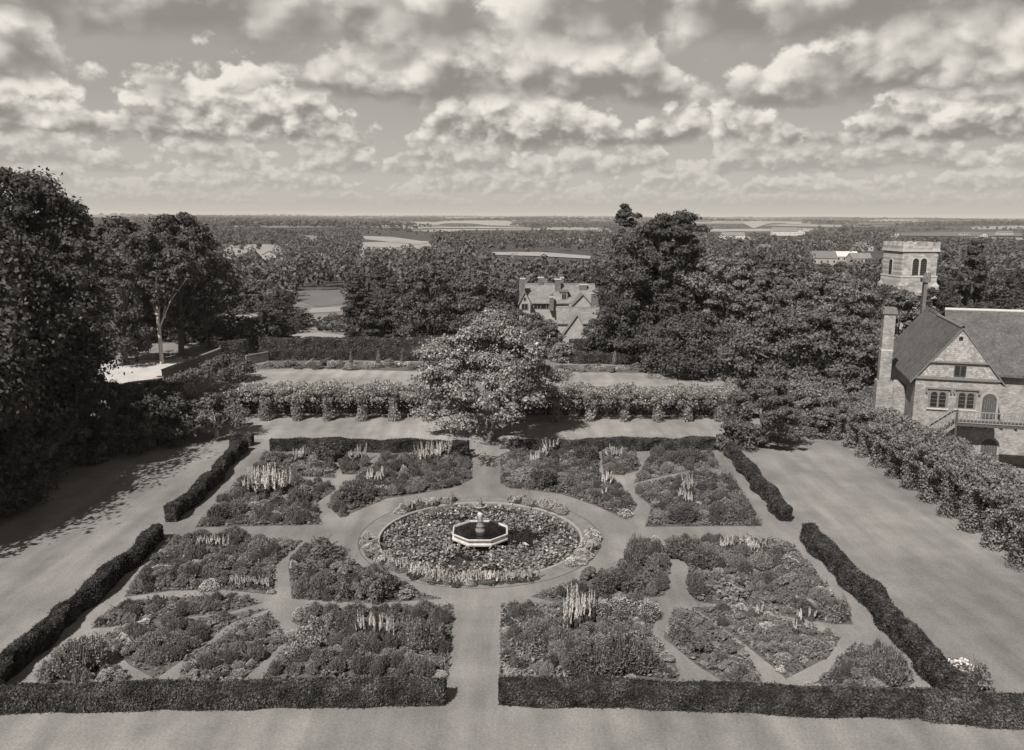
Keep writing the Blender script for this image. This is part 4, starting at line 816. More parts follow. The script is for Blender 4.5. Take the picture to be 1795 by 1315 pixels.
# ------------------------------------------------------------------ the wooded country beyond
KEEPH = [(908, 485, 1052, 606, 150), (1546, 415, 1646, 500, 135), (1510, 596, 1545, 640, 110)]
KEEP = [(420, 388, 640, 391), (460, 398, 592, 401), (960, 401, 1050, 405), (1300, 394, 1420, 398), (1480, 391, 1600, 395), (636, 412, 752, 436), (862, 441, 1036, 456), (516, 511, 600, 534), (540, 540, 600, 547), (388, 550, 448, 561), (520, 584, 750, 602),
        (460, 436, 490, 455), (1262, 404, 1310, 417), (1362, 401, 1402, 414), (1425, 452, 1508, 463), (1236, 400, 1420, 408), (1575, 406, 1790, 417), (684, 388, 935, 395), (735, 397, 930, 404), (1205, 387, 1435, 393), (1510, 444, 1550, 452), (398, 437, 414, 447), (432, 430, 446, 440)]
def country():
    rng = random.Random(77); P = []
    kinds = [('broad', L_light, 10, 11), ('broad', L_mid, 9, 13), ('broad', L_dark, 12, 11), ('broad', L_far, 13, 13), ('broad', L_mid, 11, 12), ('tall', L_dark, 14, 9), ('spread', L_far, 10, 12), ('cone', L_dark, 14, 7), ('broad', L_dark, 9, 12)]
    protos = []
    for i, (k, m, H, Wd) in enumerate(kinds):
        for v in range(2):
            t = thing('woodland_tree', '', 'tree'); g, w_ = tree_mesh(k, 300+i*7+v, H, Wd, H*.08, 80, Wd*.095, 130, .34, m, limbs=5, flat=.6)
            a = g.build('crown', m, t); b = w_.build('trunk', M_bark, t); protos.append((Proto(t, [a, b]), k, H, Wd, m))
    # candidates from near to far
    spots = []
    for row in range(70):
        py = 600-row*3.2 if row < 40 else 472-(row-40)*2.6
        if py < 396: break
        stepx = 20 if py > 520 else (17 if py > 450 else 14)
        px = -60
        while px < 1860:
            qx = px+rng.uniform(-.5, .5)*stepx; qy = py+rng.uniform(-2, 2); px += stepx*rng.uniform(.7, 1.5); spots.append((qx, qy))
    cells = {}; out_near = []; out_far = []
    for qx, qy in spots:
        x, y = G(qx, qy); z = tz(x, y)
        if y < 118: continue
        if qx > 1640 and y < 125: continue
        if 880 < qx < 1060 and y < 150: continue
        c = rng.randrange(len(protos)); pr, k, H, Wd, m = protos[c]; s = rng.choice([.5, .7, .85, 1., 1.2])*rng.uniform(.9, 1.1)
        if qx < 330: s *= 1.1
        if y > 400: s *= .9
        q0 = toPix(x-Wd*.45*s, y, z)[0]; q1 = toPix(x+Wd*.45*s, y, z)[0]; tp = toPix(x, y, z+H*s*.95)[1]; bt = toPix(x, y, z)[1]
        if any(q1 > a and q0 < c_ and y < D_ and tp < d-1 for a, b, c_, d, D_ in KEEPH): continue
        if any(q1 > a and q0 < c_ and tp < d-1 and bt > b+1 for a, b, c_, d in KEEP):
            s *= .45; q0 = toPix(x-Wd*.45*s, y, z)[0]; q1 = toPix(x+Wd*.45*s, y, z)[0]; tp = toPix(x, y, z+H*s*.95)[1]
            if any(q1 > a and q0 < c_ and bt > b+1 and tp < d-1 for a, b, c_, d in KEEP): continue
        sp_ = (.62 if y < 330 else .8)*Wd*s; cell = (int(x/12), int(y/12))
        if any(math.hypot(x-a, y-b) < sp_ for i in (-1, 0, 1) for j in (-1, 0, 1) for a, b in cells.get((cell[0]+i, cell[1]+j), [])): continue
        cells.setdefault(cell, []).append((x, y))
        (out_near if len(out_near) < 290 else out_far).append((c, x, y, z, s, rng.uniform(0, 6.28), qx))
    for c, x, y, z, s, a, qx in out_near:
        pr, k, H, Wd, m = protos[c]
        zone = 'behind the left trees' if qx < 420 else 'left of the gabled house' if qx < 880 else 'around the cedar' if qx < 1300 else 'before the church tower' if qx < 1560 else 'beyond the stone house'
        kd = {'broad': 'round-headed', 'tall': 'tall narrow', 'spread': 'flat-topped', 'cone': 'pointed dark'}[k]
        lit = 'pale ' if m == L_light else 'dark ' if m in (L_dark, L_far) and k != 'cone' else ('paler ' if m == L_mid else '')
        pr.place((x, y, z-.1), a, s, f'{lit}{kd} woodland tree {zone}', f'{lit}{kd} woodland trees {zone}', 'tree')
    for p in protos: p[0].drop()
    # farther trees: one wood
    g = Geo(); R_ = np.random.default_rng(8)
    def farcrown(x, y, z, rad, h, n_, lf):
        nb = 5; base = R_.normal(size=(nb, 3))*np.array([rad*.42, rad*.42, h*.14])+np.array([x, y, z+h*.55]); idx = R_.integers(nb, size=n_); d = unit(R_.normal(size=(n_, 3))); d[:, 2] = np.abs(d[:, 2])*1.1-.25
        P_ = base[idx]+d*np.array([rad*.55, rad*.55, h*.38]); g.leaves(P_, d+R_.normal(size=d.shape)*.35, lf*R_.uniform(.6, 1.3, n_), R_, 1.4)
    for c, x, y, z, s, a, qx in out_far: farcrown(x, y, z, 5*s, 11*s, 130 if y < 600 else 90, .9 if y < 600 else 1.3)
    tag(g.build('distant_wood', L_far), kind='stuff')
    # hedgerows and woods out to the horizon
    g = Geo()
    for i in range(2100):
        py = 379.5+ (rng.random()**1.6)*20; px = rng.uniform(-60, 1860); x, y = G(px, py)
        if y < 900: continue
        wv = math.sin(x*.0021+y*.0009)+math.sin(y*.0043+1)+.6*math.sin(x*.006)
        if wv < -.1 and rng.random() < .9: continue
        L_ = rng.uniform(20, 60)*(1+y/3000); n2 = 5; z = tz(x, y)
        qq = toPix(x, y, z)
        if any(a-6 < qq[0] < c_+6 and qq[1] > b+.5 and qq[1] < d+3.5 for a, b, c_, d in KEEP): continue
        for j in range(n2):
            xx = x+(j/n2-.5)*L_*2+rng.uniform(-8, 8); hh = rng.uniform(7, 13); farcrown(xx, y+rng.uniform(-12, 12), tz(xx, y), 7*(1+y/5000), hh, 26, 3.2*(1+y/6000))
    tag(g.build('horizon_woods', L_far), kind='stuff')
country()

# ------------------------------------------------------------------ garden wall on the left
def wall_between(p0, p1, h, th, label, mat, name='garden_wall'):
    a = np.array(p0); b = np.array(p1); L = np.linalg.norm(b-a); an = math.atan2(b[1]-a[1], b[0]-a[0]); t = thing(name, label, 'wall', (a[0], a[1], 0), an)
    g = Geo(); g.box(0, L, -th/2, th/2, -.2, h); g.build('masonry', mat, t); g = Geo(); g.box(-.04, L+.04, -th/2-.06, th/2+.06, h+.002, h+.12); g.build('coping', M_darkstone, t); return t
wall_between(G(288, 682), G(392, 638), 2.2, .35, 'low brick garden wall with dark coping running back from the courtyard', M_brick)
wall_between(G(432, 640), G(470, 633), 1.2, .35, 'short pale wall beside the yew block at the end of the border', M_rubble)

# ------------------------------------------------------------------ gabled house in the middle distance
def quad_px(g, pts, mi=0, th=None):
    "pts: (px, py, Y) corners on known planes; th = thickness towards +y"
    P = [PY(*p) for p in pts]; g.slab(P, (0, th or .25, 0) if not isinstance(th, tuple) else th, mi)
def cen_house():
    Y0 = 133.; base = PY(980, 604, Y0); t = thing('gabled_house', 'rambling white-gabled house with many chimneys among the trees beyond the lawns', 'house', (base[0], Y0, 0))
    def L(p): return (p[0]-base[0], p[1]-Y0, p[2])
    def X(px, Y=Y0): return PY(px, 500, Y)[0]-base[0]
    def Zz(py, Y=Y0, px=980): return PY(px, py, Y)[2]
    # main range: long ridge parallel to the picture
    ze = Zz(530, Y0+3); zr = Zz(500, Y0+6.5)
    g = Geo(); g.box(X(914), X(1048), 3, 10, 0, ze-.05); g.box(X(1000), X(1046), .8, 3.-.01, 0, ze-.3)
    x0, x1 = X(914), X(1048)
    for xx in (x0, x1): g.quads([(xx, 3, ze-.05), (xx, 10, ze-.05), (xx, 6.5, zr-.1)], [(0, 1, 2, 2)])
    g.build('wall', M_render, t)
    g = Geo(); g.slab([(x0-.2, 2.7, ze-.25), (x1+.2, 2.7, ze-.25), (x1+.2, 6.5, zr), (x0-.2, 6.5, zr)], (0, 0, .18)); g.slab([(x0-.2, 10.3, ze-.25), (x1+.2, 10.3, ze-.25), (x1+.2, 6.5, zr), (x0-.2, 6.5, zr)], (0, 0, .18)); rf = g.build('roof', M_tile2, t)
    g = Geo(); g.box(x0-.2, x1+.2, 6.38, 6.62, zr+.15, zr+.3); g.build('ridge', M_palewood, rf)
    def gable(px0, pxa, px1, pye, pya, yoff, depth, wname='gable_wall', roofm=M_tile2, wm=M_render, win=True, over=.25, nm='gable_roof'):
        Y = Y0+yoff; a, m, b = X(px0, Y), X(pxa, Y), X(px1, Y); e = Zz(pye, Y, pxa); p = Zz(pya, Y, pxa)
        g = Geo(); g.box(a, b, yoff, yoff+.3, 0, e); g.quads([(a, yoff, e), (b, yoff, e), (m, yoff, p), (a, yoff+.3, e), (b, yoff+.3, e), (m, yoff+.3, p)], [(0, 1, 2, 2), (5, 4, 3, 3)])
        g.box(a, a+.25, yoff+.301, yoff+depth, 0, e-.02); g.box(b-.25, b, yoff+.301, yoff+depth, 0, e-.02); w2 = g.build(wname, wm, t)
        g = Geo(); dz = (p-e)/(m-a)*over
        g.slab([(a-over, yoff-over, e-dz), (m, yoff-over, p), (m, yoff+depth, p), (a-over, yoff+depth, e-dz)], (0, 0, .16)); g.slab([(b+over, yoff-over, e-dz), (m, yoff-over, p), (m, yoff+depth, p), (b+over, yoff+depth, e-dz)], (0, 0, .16)); g.build(nm, roofm, t)
        return w2, a, m, b, e, p
    def window(x, z, y, w_, h_, par=t, n_=2):
        g = Geo(); g.box(x-w_/2-.06, x+w_/2+.06, y-.07, y+.02, z-.06, z+h_+.06); f = g.build('window', M_palewood, par)
        for k in range(n_):
            g = Geo(); q = w_/n_; g.box(x-w_/2+k*q+.03, x-w_/2+(k+1)*q-.03, y-.085, y-.03, z, z+h_); g.build('pane', M_glass, f)
    gable(911, 920, 930, 530, 513, .0, 4.5)
    window(X(920), Zz(543), 0, 1.0, .9); window(X(920), Zz(527), 0, .35, .45, n_=1)
    window(X(945, Y0+3), Zz(541, Y0+3), 3, 1.6, .8, n_=3); window(X(958, Y0+3), Zz(541, Y0+3), 3, .8, .8)
    # dark hipped wing to the right
    gable(1002, 1022, 1040, 538, 517, .6, 6., wname='wing_wall', roofm=M_slate, nm='wing_roof')
    # dormer
    g = Geo(); xd0, xd1 = X(983, Y0+3.4), X(995, Y0+3.4); g.box(xd0, xd1, 3.4, 5.5, Zz(527, Y0+3.4), Zz(512, Y0+3.4)); d_ = g.build('dormer', M_render, t)
    g = Geo(); g.box(xd0-.2, xd1+.2, 3.2, 5.8, Zz(512, Y0+3.4)+.003, Zz(511, Y0+3.4)+.2); g.build('dormer_roof', M_slate, d_); window((xd0+xd1)/2, Zz(524, Y0+3.4), 3.4, .7, .8, d_)
    # low wing in front: ridge, roof sloping to the viewer, and white gable
    zr2 = Zz(541, Y0-4); ze2 = Zz(566, Y0-6.5); xa, xb = X(975, Y0-4), X(1052, Y0-4)
    g = Geo(); g.slab([(xa, -6.7, ze2-.2), (xb, -6.7, ze2-.2), (xb, -4, zr2), (xa, -4, zr2)], (0, 0, .16)); g.slab([(xa, -1.3, ze2-.2), (xb, -1.3, ze2-.2), (xb, -4, zr2), (xa, -4, zr2)], (0, 0, .16)); r2 = g.build('roof', M_tile2, t)
    g = Geo(); g.box(xa, xb, -4.1, -3.9, zr2+.14, zr2+.26); g.build('ridge', M_palewood, r2)
    g = Geo(); g.box(xa+.2, xb-.2, -6.4, -1.6, 0, ze2-.1); g.build('wall', M_render, t)
    gable(985, 1013, 1034, 592, 553, -8., 4., wname='gable_wall')
    g = Geo(); a, b = X(1033, Y0-7.), X(1054, Y0-7.); g.box(a, b, -7., -6.41, 0, Zz(578, Y0-7.)); g.build('wall', M_render, t)
    window(X(1043, Y0-7.), Zz(591, Y0-7.), -7., .8, .7); window(X(1043, Y0-7.), Zz(600, Y0-7.), -7., 1.2, .5)
    def chim(px0, px1, top, bot, yoff, nm='chimney', pots=2):
        Y = Y0+yoff; a, b = X(px0, Y), X(px1, Y); z0, z1 = Zz(bot, Y), Zz(top, Y); g = Geo(); g.box(a, b, yoff, yoff+.9, z0, z1); c = g.build(nm, M_brick, t)
        g = Geo(); g.box(a-.08, b+.08, yoff-.08, yoff+.98, z1+.002, z1+.18); g.build('chimney_cap', M_stone, c)
        for k in range(pots):
            g = Geo(); xx = a+(b-a)*(k+.5)/pots; g.lathe([(.13, z1+.18), (.11, z1+.55), (.0, z1+.55)], 10, 0, xx, yoff+.45); g.build('chimney_pot', M_brick, c)
    chim(912, 920, 490, 540, 3.2); chim(943.5, 952, 488, 500, 6.2); chim(973, 983, 491, 520, 5.0); chim(982, 988, 488, 505, 7.); chim(1016, 1029, 500, 518, 5.2, pots=3); chim(1038, 1043.5, 515, 545, -2.); chim(964, 971, 522, 545, 2.); chim(1045, 1049, 512, 545, 1.)
cen_house()

# ------------------------------------------------------------------ church tower
def tower():
    Yt = 126.; c = PY(1606, 600, Yt); an = R(4.5); a = 5.7; t = thing('church_tower', 'square pale stone church tower with battlements and paired arched belfry openings', 'church tower', (c[0]-.75, Yt+a/2, 0), an)
    zt = PY(1606, 441, Yt)[2]; zs = PY(1606, 485, Yt)[2]; h = a/2
    g = Geo(); g.box(-h, h, -h, h, -1, zs); g.box(-h+.12, h-.12, -h+.12, h-.12, zs+.001, zt); g.build('tower_wall', M_ashlar, t)
    g = Geo(); g.box(-h-.06, h+.06, -h-.06, h+.06, zs-.1, zs+.08); g.box(-h-.1, h+.1, -h-.1, h+.1, zt-.02, zt+.24); g.build('string_course', M_stone, t)
    z0 = zt+.24; p = Geo(); hh = h+.04
    for (x0, x1, y0, y1) in ((-hh, hh, -hh, -hh+.4), (-hh, hh, hh-.4, hh), (-hh, -hh+.4, -hh+.401, hh-.401), (hh-.4, hh, -hh+.401, hh-.401)): p.box(x0, x1, y0, y1, z0, z0+.62)
    pr = p.build('parapet', M_ashlar, t)
    for sx in range(5):
        for sgn in (-1, 1):
            xx = -hh+sx*(2*hh-.8)/4; g = Geo(); g.box(xx, xx+.8, (sgn*hh-.4 if sgn > 0 else -hh), (hh if sgn > 0 else -hh+.4), z0+.621, z0+1.12); g.build('merlon', M_ashlar, pr)
            if 0 < sx < 4:
                g = Geo(); g.box((hh-.4 if sgn > 0 else -hh), (hh if sgn > 0 else -hh+.4), xx, xx+.8, z0+.621, z0+1.12); g.build('merlon', M_ashlar, pr)
    # low clasping buttresses at the corners below the string course
    for sx, sy in ((-1, -1), (1, -1), (-1, 1), (1, 1)):
        g = Geo(); cx, cy = sx*(h-.25), sy*(h-.25); g.box(cx-.5, cx+.5, cy-.5, cy+.5, -1, zs-1.3)
        g.quads([(cx-.5, cy-.5, zs-1.3), (cx+.5, cy-.5, zs-1.3), (cx+.5, cy+.5, zs-1.3), (cx-.5, cy+.5, zs-1.3), (sx*(h-.1), sy*(h-.1), zs-.7)], [(0, 1, 4, 4), (1, 2, 4, 4), (2, 3, 4, 4), (3, 0, 4, 4)])
        g.build('buttress', M_ashlar, t)
    # belfry openings
    def arch(cx, z0_, w_, h_, face):
        k = 10; pts = [(-w_/2, 0), (w_/2, 0), (w_/2, h_-w_/2)]+[(w_/2*math.cos(i*math.pi/k), h_-w_/2+w_/2*math.sin(i*math.pi/k)) for i in range(1, k)]+[(-w_/2, h_-w_/2)]
        def emb(u, v, o):
            return (cx+u, -h+.12-o, z0_+v) if face == 0 else (-h+.12-o, cx+u, z0_+v)
        for nm, sc_, o, m in (('opening_surround', 1.0, .06, M_stone), ('louvre_opening', .0, .09, M_glass)):
            g = Geo(); e = .14 if sc_ else 0; V = []
            q = [(u*(1+2*e/w_), v*(1+e/h_)-(.0)) for u, v in pts]
            F_ = [emb(u, v, o) for u, v in q]; Bk = [emb(u, v, -.02) for u, v in q]; n_ = len(q); cc = emb(0, h_*.5, o)
            g.quads(F_+Bk+[cc], [(i, (i+1) % n_, 2*n_, 2*n_) for i in range(n_)]+[(i, (i+1) % n_, n_+(i+1) % n_, n_+i) for i in range(n_)])
            ob = g.build(nm, m, t)
            if sc_ == 0:
                for s_ in range(6):
                    zz = z0_+.15+s_*(h_-.5)/6; g2 = Geo(); A = emb(-w_/2+.03, 0, .10); B = emb(w_/2-.03, 0, .10)
                    if face == 0: g2.box(A[0], B[0], A[1]-.03, A[1]+.0, zz, zz+.07)
                    else: g2.box(A[0]-.03, A[0], A[1], B[1], zz, zz+.07)
                    g2.build('louvre', M_wood, ob)
    wz = PY(1606, 482, Yt)[2]
    arch(-.62, wz, .95, 2.45, 0); arch(.62, wz, .95, 2.45, 0); arch(.3, wz, .8, 2.2, 1)
tower()

# ------------------------------------------------------------------ stone house at the right
def stone_house():
    # local frame: x along the gable front, y into the house; front-left foot at the origin
    ang = R(-15.6); f0 = G(1591, 818); t = thing('stone_house', 'stone house with tile-hung gable, tiled roofs and wooden balcony at the right edge', 'house', (f0[0], f0[1], 0), ang)
    ca, sa = math.cos(ang), math.sin(ang)
    def onfront(px, py, yl=0.):
        "local x, z of the pixel on the plane y_local = yl"
        d = ray(px, py); ox, oy = CX-f0[0], -f0[1]
        ly0 = -sa*ox+ca*oy; dly = -sa*d[0]+ca*d[1]; tt = (yl-ly0)/dly
        return (ca*(ox+d[0]*tt)+sa*(oy+d[1]*tt), HC+d[2]*tt)
    def onside(px, py, xl):
        d = ray(px, py); ox, oy = CX-f0[0], -f0[1]; lx0 = ca*ox+sa*oy; dlx = ca*d[0]+sa*d[1]; tt = (xl-lx0)/dlx
        return (-sa*(ox+d[0]*tt)+ca*(oy+d[1]*tt), HC+d[2]*tt)
    x1 = onfront(1752, 668)[0]; ze = onfront(1592, 658)[1]; xm, zp = onfront(1684, 577); xm = x1/2
    z1 = onfront(1640, 671)[1]; z2 = onfront(1684, 634)[1]; print('house', x1, ze, zp, z1, z2)
    D = 9.
    g = Geo(); g.box(0, x1, 0, .5, -.5, ze); g.box(0, .5, .501, D, -.5, ze-.1); g.box(x1-.5, x1, .501, D, -.5, ze-.1); g.build('stone_wall', M_rubble, t)
    # tile-hung gable in two stages
    sl = (zp-ze)/(xm); zb = z2
    def gx(z, m=0.): return (z-ze)/sl
    g = Geo(); a = 0.; g.quads([(0, -.06, ze), (x1, -.06, ze), (x1-gx(zb), -.06, zb), (gx(zb), -.06, zb), (0, .4, ze), (x1, .4, ze), (x1-gx(zb), .4, zb), (gx(zb), .4, zb)], [(0, 1, 2, 3), (3, 2, 6, 7), (1, 0, 4, 5)]); g.build('gable_tiles', M_tilehung, t)
    g = Geo(); g.quads([(gx(zb), -.16, zb), (x1-gx(zb), -.16, zb), (xm, -.16, zp-.1), (gx(zb), .4, zb), (x1-gx(zb), .4, zb), (xm, .4, zp-.1)], [(0, 1, 2, 2), (1, 0, 3, 4)]); g.build('gable_tiles', M_tilehung, t)
    g = Geo(); g.box(-.1, x1+.1, -.2, -.005, ze-.18, ze+.02); g.build('string_course', M_darkstone, t)
    g = Geo(); g.box(gx(zb)-.15, x1-gx(zb)+.15, -.26, -.065, zb-.12, zb+.02); g.build('string_course', M_darkstone, t)
    # roof of the gabled wing
    ov = .45; dz = sl*ov
    g = Geo(); g.slab([(-ov, -.2, ze-dz), (xm, -.2, zp), (xm, D, zp), (-ov, D, ze-dz)], (0, 0, .17)); g.slab([(x1+ov, -.2, ze-dz), (xm, -.2, zp), (xm, D+4, zp), (x1+ov, D+4, ze-dz)], (0, 0, .17)); rf = g.build('roof', M_tile, t)
    g = Geo(); g.tube([(xm, -.19, zp+.14), (xm, D, zp+.14)], .14, 8); g.build('ridge_tiles', M_darkstone, rf)
    g = Geo()
    for sx, xe in ((1, -ov), (-1, x1+ov)): g.slab([(xe, -.25, ze-dz+.0), (xm, -.25, zp+.0), (xm, -.25, zp+.12), (xe, -.25, ze-dz+.12)], (0, .065, 0))
    g.build('barge_board', M_darkstone, rf)
    # second, farther wing roof seen to the left, its ridge stepping back
    g = Geo(); zq = zp+.15; g.slab([(-ov-.1, D+.01, ze-dz-.1), (xm+.2, D+.01, zq), (xm+.2, D+5.5, zq), (-ov-.1, D+5.5, ze-dz-.1)], (0, 0, .18)); r3 = g.build('roof', M_tile, t)
    g = Geo(); g.box(.02, x1, D+.02, D+5.3, -.5, ze-.25); g.build('stone_wall', M_rubble, t)
    # main range: a long ridge parallel to the front, running off to the right
    xl, zr = onfront(1656, 546, D+1.5); 
    g = Geo(); g.slab([(xm-.3, 2.4, ze-.2), (xm+26, 2.4, ze-.2), (xm+26, D+1.5, zr), (xl, D+1.5, zr)], (0, 0, .2)); g.slab([(xm-.3, D+11, ze-.2), (xm+26, D+11, ze-.2), (xm+26, D+1.5, zr), (xl, D+1.5, zr)], (0, 0, .2)); r4 = g.build('roof', M_tile, t)
    g = Geo(); g.tube([(xl, D+1.5, zr+.2), (xm+26, D+1.5, zr+.2)], .15, 8); g.build('ridge_tiles', M_stone, r4)
    g = Geo(); g.box(x1+.01, xm+25.5, 3., D+9, -.5, ze-.3); g.build('stone_wall', M_rubble, t)
    # windows: two arched lights under a square hood
    def arched(cx, z0, w_, h_, parent, y=-.0, nm='light', mat=M_glass, proud=.05):
        k = 10; q = [(-w_/2, 0), (w_/2, 0), (w_/2, h_-w_*.5)]+[(w_/2*math.cos(i*math.pi/k), h_-w_*.5+w_/2*math.sin(i*math.pi/k)) for i in range(1, k)]+[(-w_/2, h_-w_*.5)]
        n_ = len(q); g = Geo(); Fv = [(cx+u, y-proud, z0+v) for u, v in q]; Bv = [(cx+u, y+.05, z0+v) for u, v in q]
        g.quads(Fv+Bv+[(cx, y-proud, z0+h_*.5)], [(i, (i+1) % n_, 2*n_, 2*n_) for i in range(n_)]+[(i, (i+1) % n_, n_+(i+1) % n_, n_+i) for i in range(n_)]); return g.build(nm, mat, parent)
    def win2(px0, px1, pyt, pyb):
        a, zt_ = onfront(px0, pyt); b, zb_ = onfront(px1, pyb); c = (a+b)/2; w_ = (b-a)
        g = Geo(); g.box(a-.12, b+.12, -.05, .05, zb_-.14, zt_+.14); f = g.build('window_frame', M_darkstone, t)
        for s in (-1, 1):
            p = arched(c+s*w_*.26, zb_, w_*.40, zt_-zb_, f, -.05)
            g = Geo(); 
            for q in range(1, 4): g.box(c+s*w_*.26-w_*.19, c+s*w_*.26+w_*.19, -.125, -.105, zb_+(zt_-zb_)*q/4-.012, zb_+(zt_-zb_)*q/4+.012)
            g.build('glazing_bars', M_darkstone, p)
        g = Geo(); g.box(a-.35, b+.35, -.17, .0, zt_+.22, zt_+.33); g.box(a-.35, a-.24, -.17, .0, zt_-.1, zt_+.219); g.box(b+.24, b+.35, -.17, .0, zt_-.1, zt_+.219); g.build('hood_mould', M_darkstone, f)
        g = Geo(); g.box(a-.2, b+.2, -.14, .0, zb_-.25, zb_-.141); g.build('sill', M_stone, f)
    win2(1631, 1657, 686, 713); win2(1680, 1706, 688, 715)
    # attic window
    a, zt_ = onfront(1673, 639); b, zb_ = onfront(1692, 660); g = Geo(); g.box(a, b, -.14, .1, zb_, zt_); f = g.build('window_frame', M_wood, t)
    for k in range(2): g = Geo(); g.box(a+.06+k*(b-a)/2, a-.04+(k+1)*(b-a)/2, -.155, -.1, zb_+.07, zt_-.07); g.build('pane', M_glass, f)
    arched(onfront(1684, 593)[0], onfront(1684, 596)[1], .3, .3, t, -.16, 'owl_hole', M_glass)
    # doors
    def door(px, pt, pb, wd):
        c, zb_ = onfront(px, pb); _, zt_ = onfront(px, pt); f = arched(c, zb_, wd+.35, zt_-zb_+.17, t, 0., 'door_surround', M_coping, .05); d_ = arched(c, zb_, wd, zt_-zb_, f, -.052, 'door', M_wood, .03)
        g = Geo()
        for k in range(-2, 3): g.box(c+k*wd/6-.012, c+k*wd/6+.012, -.095, -.083, zb_+.05, zt_-.35-.06*abs(k))
        g.build('door_boards', M_darkstone, d_)
    door(1731, 690, 733, 1.0); door(1730, 769, 812, 1.15)
    # balcony with balusters and a stair going down to the left
    xb0, zf = onfront(1676, 742, -1.6); xb1 = onfront(1764, 742, -1.6)[0]; rail = 1.0; print('balcony', xb0, zf)
    g = Geo(); g.box(xb0, xb1+6, -1.7, -.07, zf-.18, zf); b = g.build('balcony', M_wood, t)
    g = Geo()
    for k in range(9): xx = xb0+.2+k*1.0; g.box(xx, xx+.1, -1.6, -.1, zf-.36, zf-.181)
    g.build('joists', M_wood, b)
    g = Geo(); g.box(xb0, xb1+6, -1.68, -1.58, zf+rail-.06, zf+rail); g.box(xb0, xb1+6, -1.66, -1.60, zf+.08, zf+.13); g.build('handrail', M_palewood, b)
    g = Geo(); x = xb0+.15
    while x < xb1+6: g.box(x, x+.05, -1.65, -1.61, zf+.131, zf+rail-.061); x += .26
    g.build('balusters', M_palewood, b)
    for x in np.arange(xb0, xb1+9, 8.2): g = Geo(); g.box(x-.07, x+.07, -1.71, -1.57, 0, zf+rail+.1); g.build('balcony_post', M_wood, b)
    # stair
    xs0, zs0 = onfront(1638, 760, -1.2); n_ = 12; zlow = zf-2.6; xlow = xb0-3.2
    g = Geo()
    for k in range(n_): xx = xb0-(k+1)*3.2/n_; zz = zf-(k+1)*2.6/n_; g.box(xx, xx+3.2/n_+.03, -1.6, -.3, zz-.05, zz)
    st = g.build('stair', M_wood, t)
    for yy in (-1.66, -.36):
        g = Geo(); g.slab([(xb0, yy, zf), (xlow, yy, zlow), (xlow, yy, zlow-.28), (xb0, yy, zf-.28)], (0, .06, 0)); g.build('stringer', M_palewood, st)
        g = Geo(); g.slab([(xb0, yy, zf+rail), (xlow, yy, zlow+rail), (xlow, yy, zlow+rail-.07), (xb0, yy, zf+rail-.07)], (0, .06, 0)); g.build('handrail', M_palewood, st)
        for k in range(11): xx = xb0-(k+.5)*3.2/11; zz = zf-(k+.5)*2.6/11; g = Geo(); g.box(xx, xx+.04, yy+.01, yy+.05, zz, zz+rail-.08); g.build('baluster', M_palewood, st)
    # chimney stack rising from the ground left of the wing
    Dc = 3.2; a, zt_ = onfront(1549, 540, Dc); b = onfront(1577, 540, Dc)[0]; print('chimney', a, b, zt_)
    w_ = .8
    g = Geo(); g.box(a, a+w_+.5, Dc, Dc+1.5, -.5, ze-1.2); g.box(a+.12, a+w_+.22, Dc+.1, Dc+1.3, ze-1.199, zt_-.5); c = g.build('chimney', M_rubble, t)
    g = Geo(); g.box(a+.0, a+w_+.34, Dc-.02, Dc+1.42, zt_-.499, zt_-.2); g.box(a+.08, a+w_+.26, Dc+.06, Dc+1.34, zt_-.199, zt_); g.build('chimney_cap', M_darkstone, c)
    g = Geo(); g.box(a+.1, a+w_+.24, Dc+.08, Dc+1.32, ze+1.4, ze+1.55); g.build('chimney_band', M_stone, c)
    # link wall between the stack and the wing
    g = Geo(); g.box(a+w_+.51, -.01, Dc+.3, Dc+3.5, -.5, ze-1.6); g.build('stone_wall', M_rubble, t)
    # slim brick chimney on the far roof
    a2, zt2 = onfront(1621.5, 486, D+8); z0_ = onfront(1620, 552, D+8)[1]; b2_ = onfront(1627.5, 486, D+8)[0]
    g = Geo(); g.box(a2, b2_, D+8, D+8.9, z0_-2, zt2-.5); c2 = g.build('chimney', M_brick, t); g = Geo(); g.box(a2-.22, b2_+.22, D+7.85, D+9.05, zt2-.499, zt2-.1); g.build('chimney_cap', M_brick, c2)
    for k in range(2): g = Geo(); g.lathe([(.17, zt2-.1), (.14, zt2+.4), (0, zt2+.4)], 10, 0, a2+.1+k*.35, D+8.45); g.build('chimney_pot', M_brick, c2)
stone_house()
